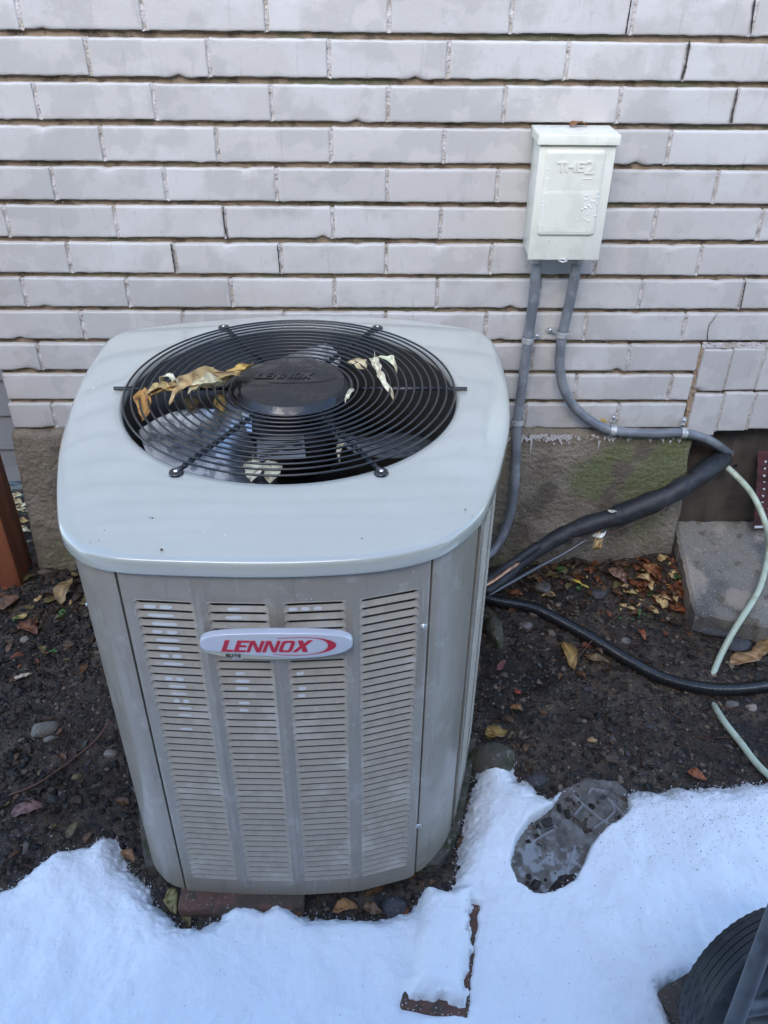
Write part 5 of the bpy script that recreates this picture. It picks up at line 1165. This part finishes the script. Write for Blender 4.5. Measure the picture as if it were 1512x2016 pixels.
# dirt specks melted into the snow
V, F = [], []; r = np.random.RandomState(77); Zi = Zs
for k in range(1500):
    u = r.rand()
    if u < .75: px_, py_ = r.uniform(1180, 1540), 1545+abs(r.randn())*80
    elif u < .93: px_, py_ = r.uniform(900, 1540), r.uniform(1560, 2016)
    else: px_, py_ = r.uniform(0, 900), r.uniform(1700, 2016)
    p = atg(px_, py_, .024); i = int((p[0]-hx[0])/.0025); j = int((p[1]-hy_[0])/.0025)
    if not (0 < i < len(hx)-1 and 0 < j < len(hy_)-1) or not keep[i, j] or T[i, j] < .004: continue
    s = r.uniform(.0004, .0012)*(1.8 if r.rand() < .04 else 1); z = Zs[i, j]+s*.3; n0 = len(V); a = r.rand()*6
    V += [(p[0]+s*math.cos(a+b_), p[1]+s*math.sin(a+b_), z) for b_ in (0, 2, 4)]+[(p[0], p[1], z+s*.8)]; F += [(n0, n0+1, n0+3), (n0+1, n0+2, n0+3), (n0+2, n0, n0+3)]
o = link('dirt_specks', mesh('dirt_specks', V, F, False), M_speck); props(o, 'tiny dark specks of dirt sprinkled on the snow', 'dirt', kind='stuff')

# boot print: pressed slush with the marks of the sole
fx, fy_ = np.arange(foot[:, 0].min()-.01, foot[:, 0].max()+.01, .0022), np.arange(foot[:, 1].min()-.01, foot[:, 1].max()+.01, .0022)
X, Y = np.meshgrid(fx, fy_, indexing='ij'); D = sdist(X, Y, foot)
H = .0015+.0015*fb(X, Y, .02, 160, 4)
def ridge(P, w, h):
    global H
    P = [atg(x, y, .004)[:2] for x, y in P]
    for a, b in zip(P[:-1], P[1:]):
        e = b-a; t = np.clip(((X-a[0])*e[0]+(Y-a[1])*e[1])/(e@e), 0, 1); d = np.hypot(X-a[0]-t*e[0], Y-a[1]-t*e[1]); H = np.maximum(H, h*(1-.25*vn(X, Y, .008, 166))*np.exp(-(d/w)**4))
W2 = .0030
for P in ([(1128, 1560), (1150, 1578), (1180, 1604), (1210, 1622)], [(1133, 1598), (1150, 1578)], [(1172, 1624), (1196, 1608), (1212, 1592), (1206, 1572)], [(1198, 1566), (1212, 1580), (1236, 1602)], [(1160, 1556), (1166, 1548), (1190, 1552)],
          [(1052, 1652), (1070, 1640), (1092, 1628)], [(1060, 1628), (1066, 1642)], [(1134, 1660), (1128, 1684), (1118, 1710)], [(1128, 1686), (1146, 1702)], [(1096, 1624), (1088, 1616)]):
    ridge(P, W2, .0055)
ridge([(1094, 1600), (1130, 1626), (1168, 1652)], .0150, .0042)
Zp = gmacro(X, Y)+.010*fb(X, Y, .22, 3, 2)+H-.001
V, F = gridmesh(fx, fy_, Zp, D > -.008); me = fastmesh('boot_print', V, F); hv = (V[:, 2]-gmacro(V[:, 0], V[:, 1])-.010*fb(V[:, 0], V[:, 1], .22, 3, 2)+.001); heel = atg(1080, 1700, .004); dh = np.hypot(V[:, 0]-heel[0], V[:, 1]-heel[1])
ridg = np.clip((hv-.0032)/.0012, 0, 1); mott = np.clip((fb(V[:, 0], V[:, 1], .012, 171, 4)+.16-np.clip((dh-.045)/.03, 0, 1)*.6)/.34, 0, 1)
cc = np.array([.115, .098, .082])*(1+.8*fb(V[:, 0], V[:, 1], .012, 175, 3)[:, None]); cc = cc*(1-ridg[:, None])+np.array([.24, .235, .23])*ridg[:, None]; cc = cc*(1-.75*mott[:, None])+.75*mott[:, None]*np.array([.32, .33, .34]); facecol(me, np.clip(cc, .004, 1)); o = link('boot_print', me, M_print); props(o, 'boot print pressed through the snow with the pattern of its sole', 'boot print', kind='structure')

# brick under the snow cap, and the one under the wheel
bc_ = BR.mean(0); ex_ = (BR[1]-BR[0]+BR[2]-BR[3])/2; ey_ = (BR[0]-BR[3]+BR[1]-BR[2])/2
rz_ = math.atan2(-ey_[0], ey_[1]); rbrick('snowy_brick', 'brick capped with snow in front of the unit, brown edges showing', (bc_[0], bc_[1], gmacro(0, bc_[1])+.005), (np.linalg.norm(ex_), np.linalg.norm(ey_), .040), rz_)
p = atg(1375, 2000, .02); rbrick('muddy_brick', 'muddy brown brick beside the black wheel at the lower right', (p[0]+.01, p[1]-.02, p[2]-.012), (.085, .16, .05), .45, m=mat('muddy_brick_clay', (.085, .06, .045), .85, var=[(50, (.05, .04, .032), .45, .6), (200, (.2, .17, .14), .62, .7)], bump=[(120, .9, .005)]))

# ------------------------------------------------------------------ hand truck at the lower right
WC = np.array(at(1508, 1952, 2, -1.155)); ht = thing('hand_truck', 'black ribbed rubber wheel and grey tube frame cut off by the lower right corner', 'hand truck', (WC[0], WC[1], -1.29))
AX = np.array([.30, -.90, .30]); AX /= np.linalg.norm(AX); R0 = .136
U1 = np.cross(AX, [0, 0, 1]); U1 /= np.linalg.norm(U1); U2 = np.cross(U1, AX)
# profile (axial, radius) from the inner face round the tread to the other face; grooves between ribs
prof = [(.030, .055), (.033, .070), (.036, .085), (.037, .100), (.034, .112), (.030, .1185)]
tread = []
for k in range(6):
    a0 = .029-.0097*k; tread += [(a0, R0-.0002*abs(k-2.5)**2), (a0-.0076, R0-.0002*abs(k-2)**2), (a0-.0079, R0-.0022), (a0-.0094, R0-.0022)]
tread = tread[:-2]; prof = prof+tread+[(-.0300, .1185), (-.034, .110), (-.037, .098), (-.036, .080), (-.032, .062), (-.028, .055)]
NS = 120; V = []
for i in range(NS):
    a = 2*math.pi*i/NS; e = math.cos(a)*U1+math.sin(a)*U2
    for k, (ax_, rr_) in enumerate(prof):
        tooth = .0012*(1 if i % 2 else -1) if 6 <= k < 8 or k in (len(prof)-8, len(prof)-7) else 0
        gw = min(1, max(0, (e[2]-.35)/.4)); rr_ = R0-(R0-rr_)*gw if 6 <= k < len(prof)-6 else rr_
        V.append(WC+AX*ax_*(1 if k > 5 else 1)+e*(rr_+tooth*.8+.0009*math.sin(a*23+k)*(1-gw)))
m_ = len(prof); F = [(i*m_+j, i*m_+j+1, ((i+1) % NS)*m_+j+1, ((i+1) % NS)*m_+j) for i in range(NS) for j in range(m_-1)]
wh = placed('wheel', V, F, M_tyre, ht); wh.data.materials.append(mat('groove_dirt', (.055, .055, .055), .7, var=[(30, (.03, .03, .03), .45, .6)]))
for i_, f_ in enumerate(wh.data.polygons):
    j_ = i_ % (m_-1)
    a = 2*math.pi*(i_//(m_-1))/NS; ez = (math.cos(a)*U1+math.sin(a)*U2)[2]
    if ez > .5 and 6 <= j_ < len(prof)-8 and (j_-6) % 4 == 2: f_.material_index = 1
wh = wh; wh.data.set_sharp_from_angle(angle=math.radians(40))
V = []; prof = [(.022, .0), (.022, .018), (.010, .024), (.006, .045), (.014, .054), (.030, .0555), (.030, .058)]
for i in range(48):
    a = 2*math.pi*i/48; e = math.cos(a)*U1+math.sin(a)*U2
    for ax_, rr_ in prof: V.append(WC+AX*ax_+e*rr_)
m_ = len(prof); placed('rim', V, [(i*m_+j, ((i+1) % 48)*m_+j, ((i+1) % 48)*m_+j+1, i*m_+j+1) for i in range(48) for j in range(m_-1)], M_tube, wh)
pa_, pb_ = at(1432, 2050, 2, -1.02), at(1535, 1775, 2, -.78); dd = pb_-pa_
tube('frame_tube', [pa_-dd*1.2, pa_, pb_, pb_+dd*1.3], .0112, M_tube, ht, nseg=20)
tube('axle_bar', [at(1455, 1988, 2, -1.06), at(1520, 1978, 2, -1.07), at(1640, 1960, 2, -1.08)], .011, M_tube, ht, nseg=16)
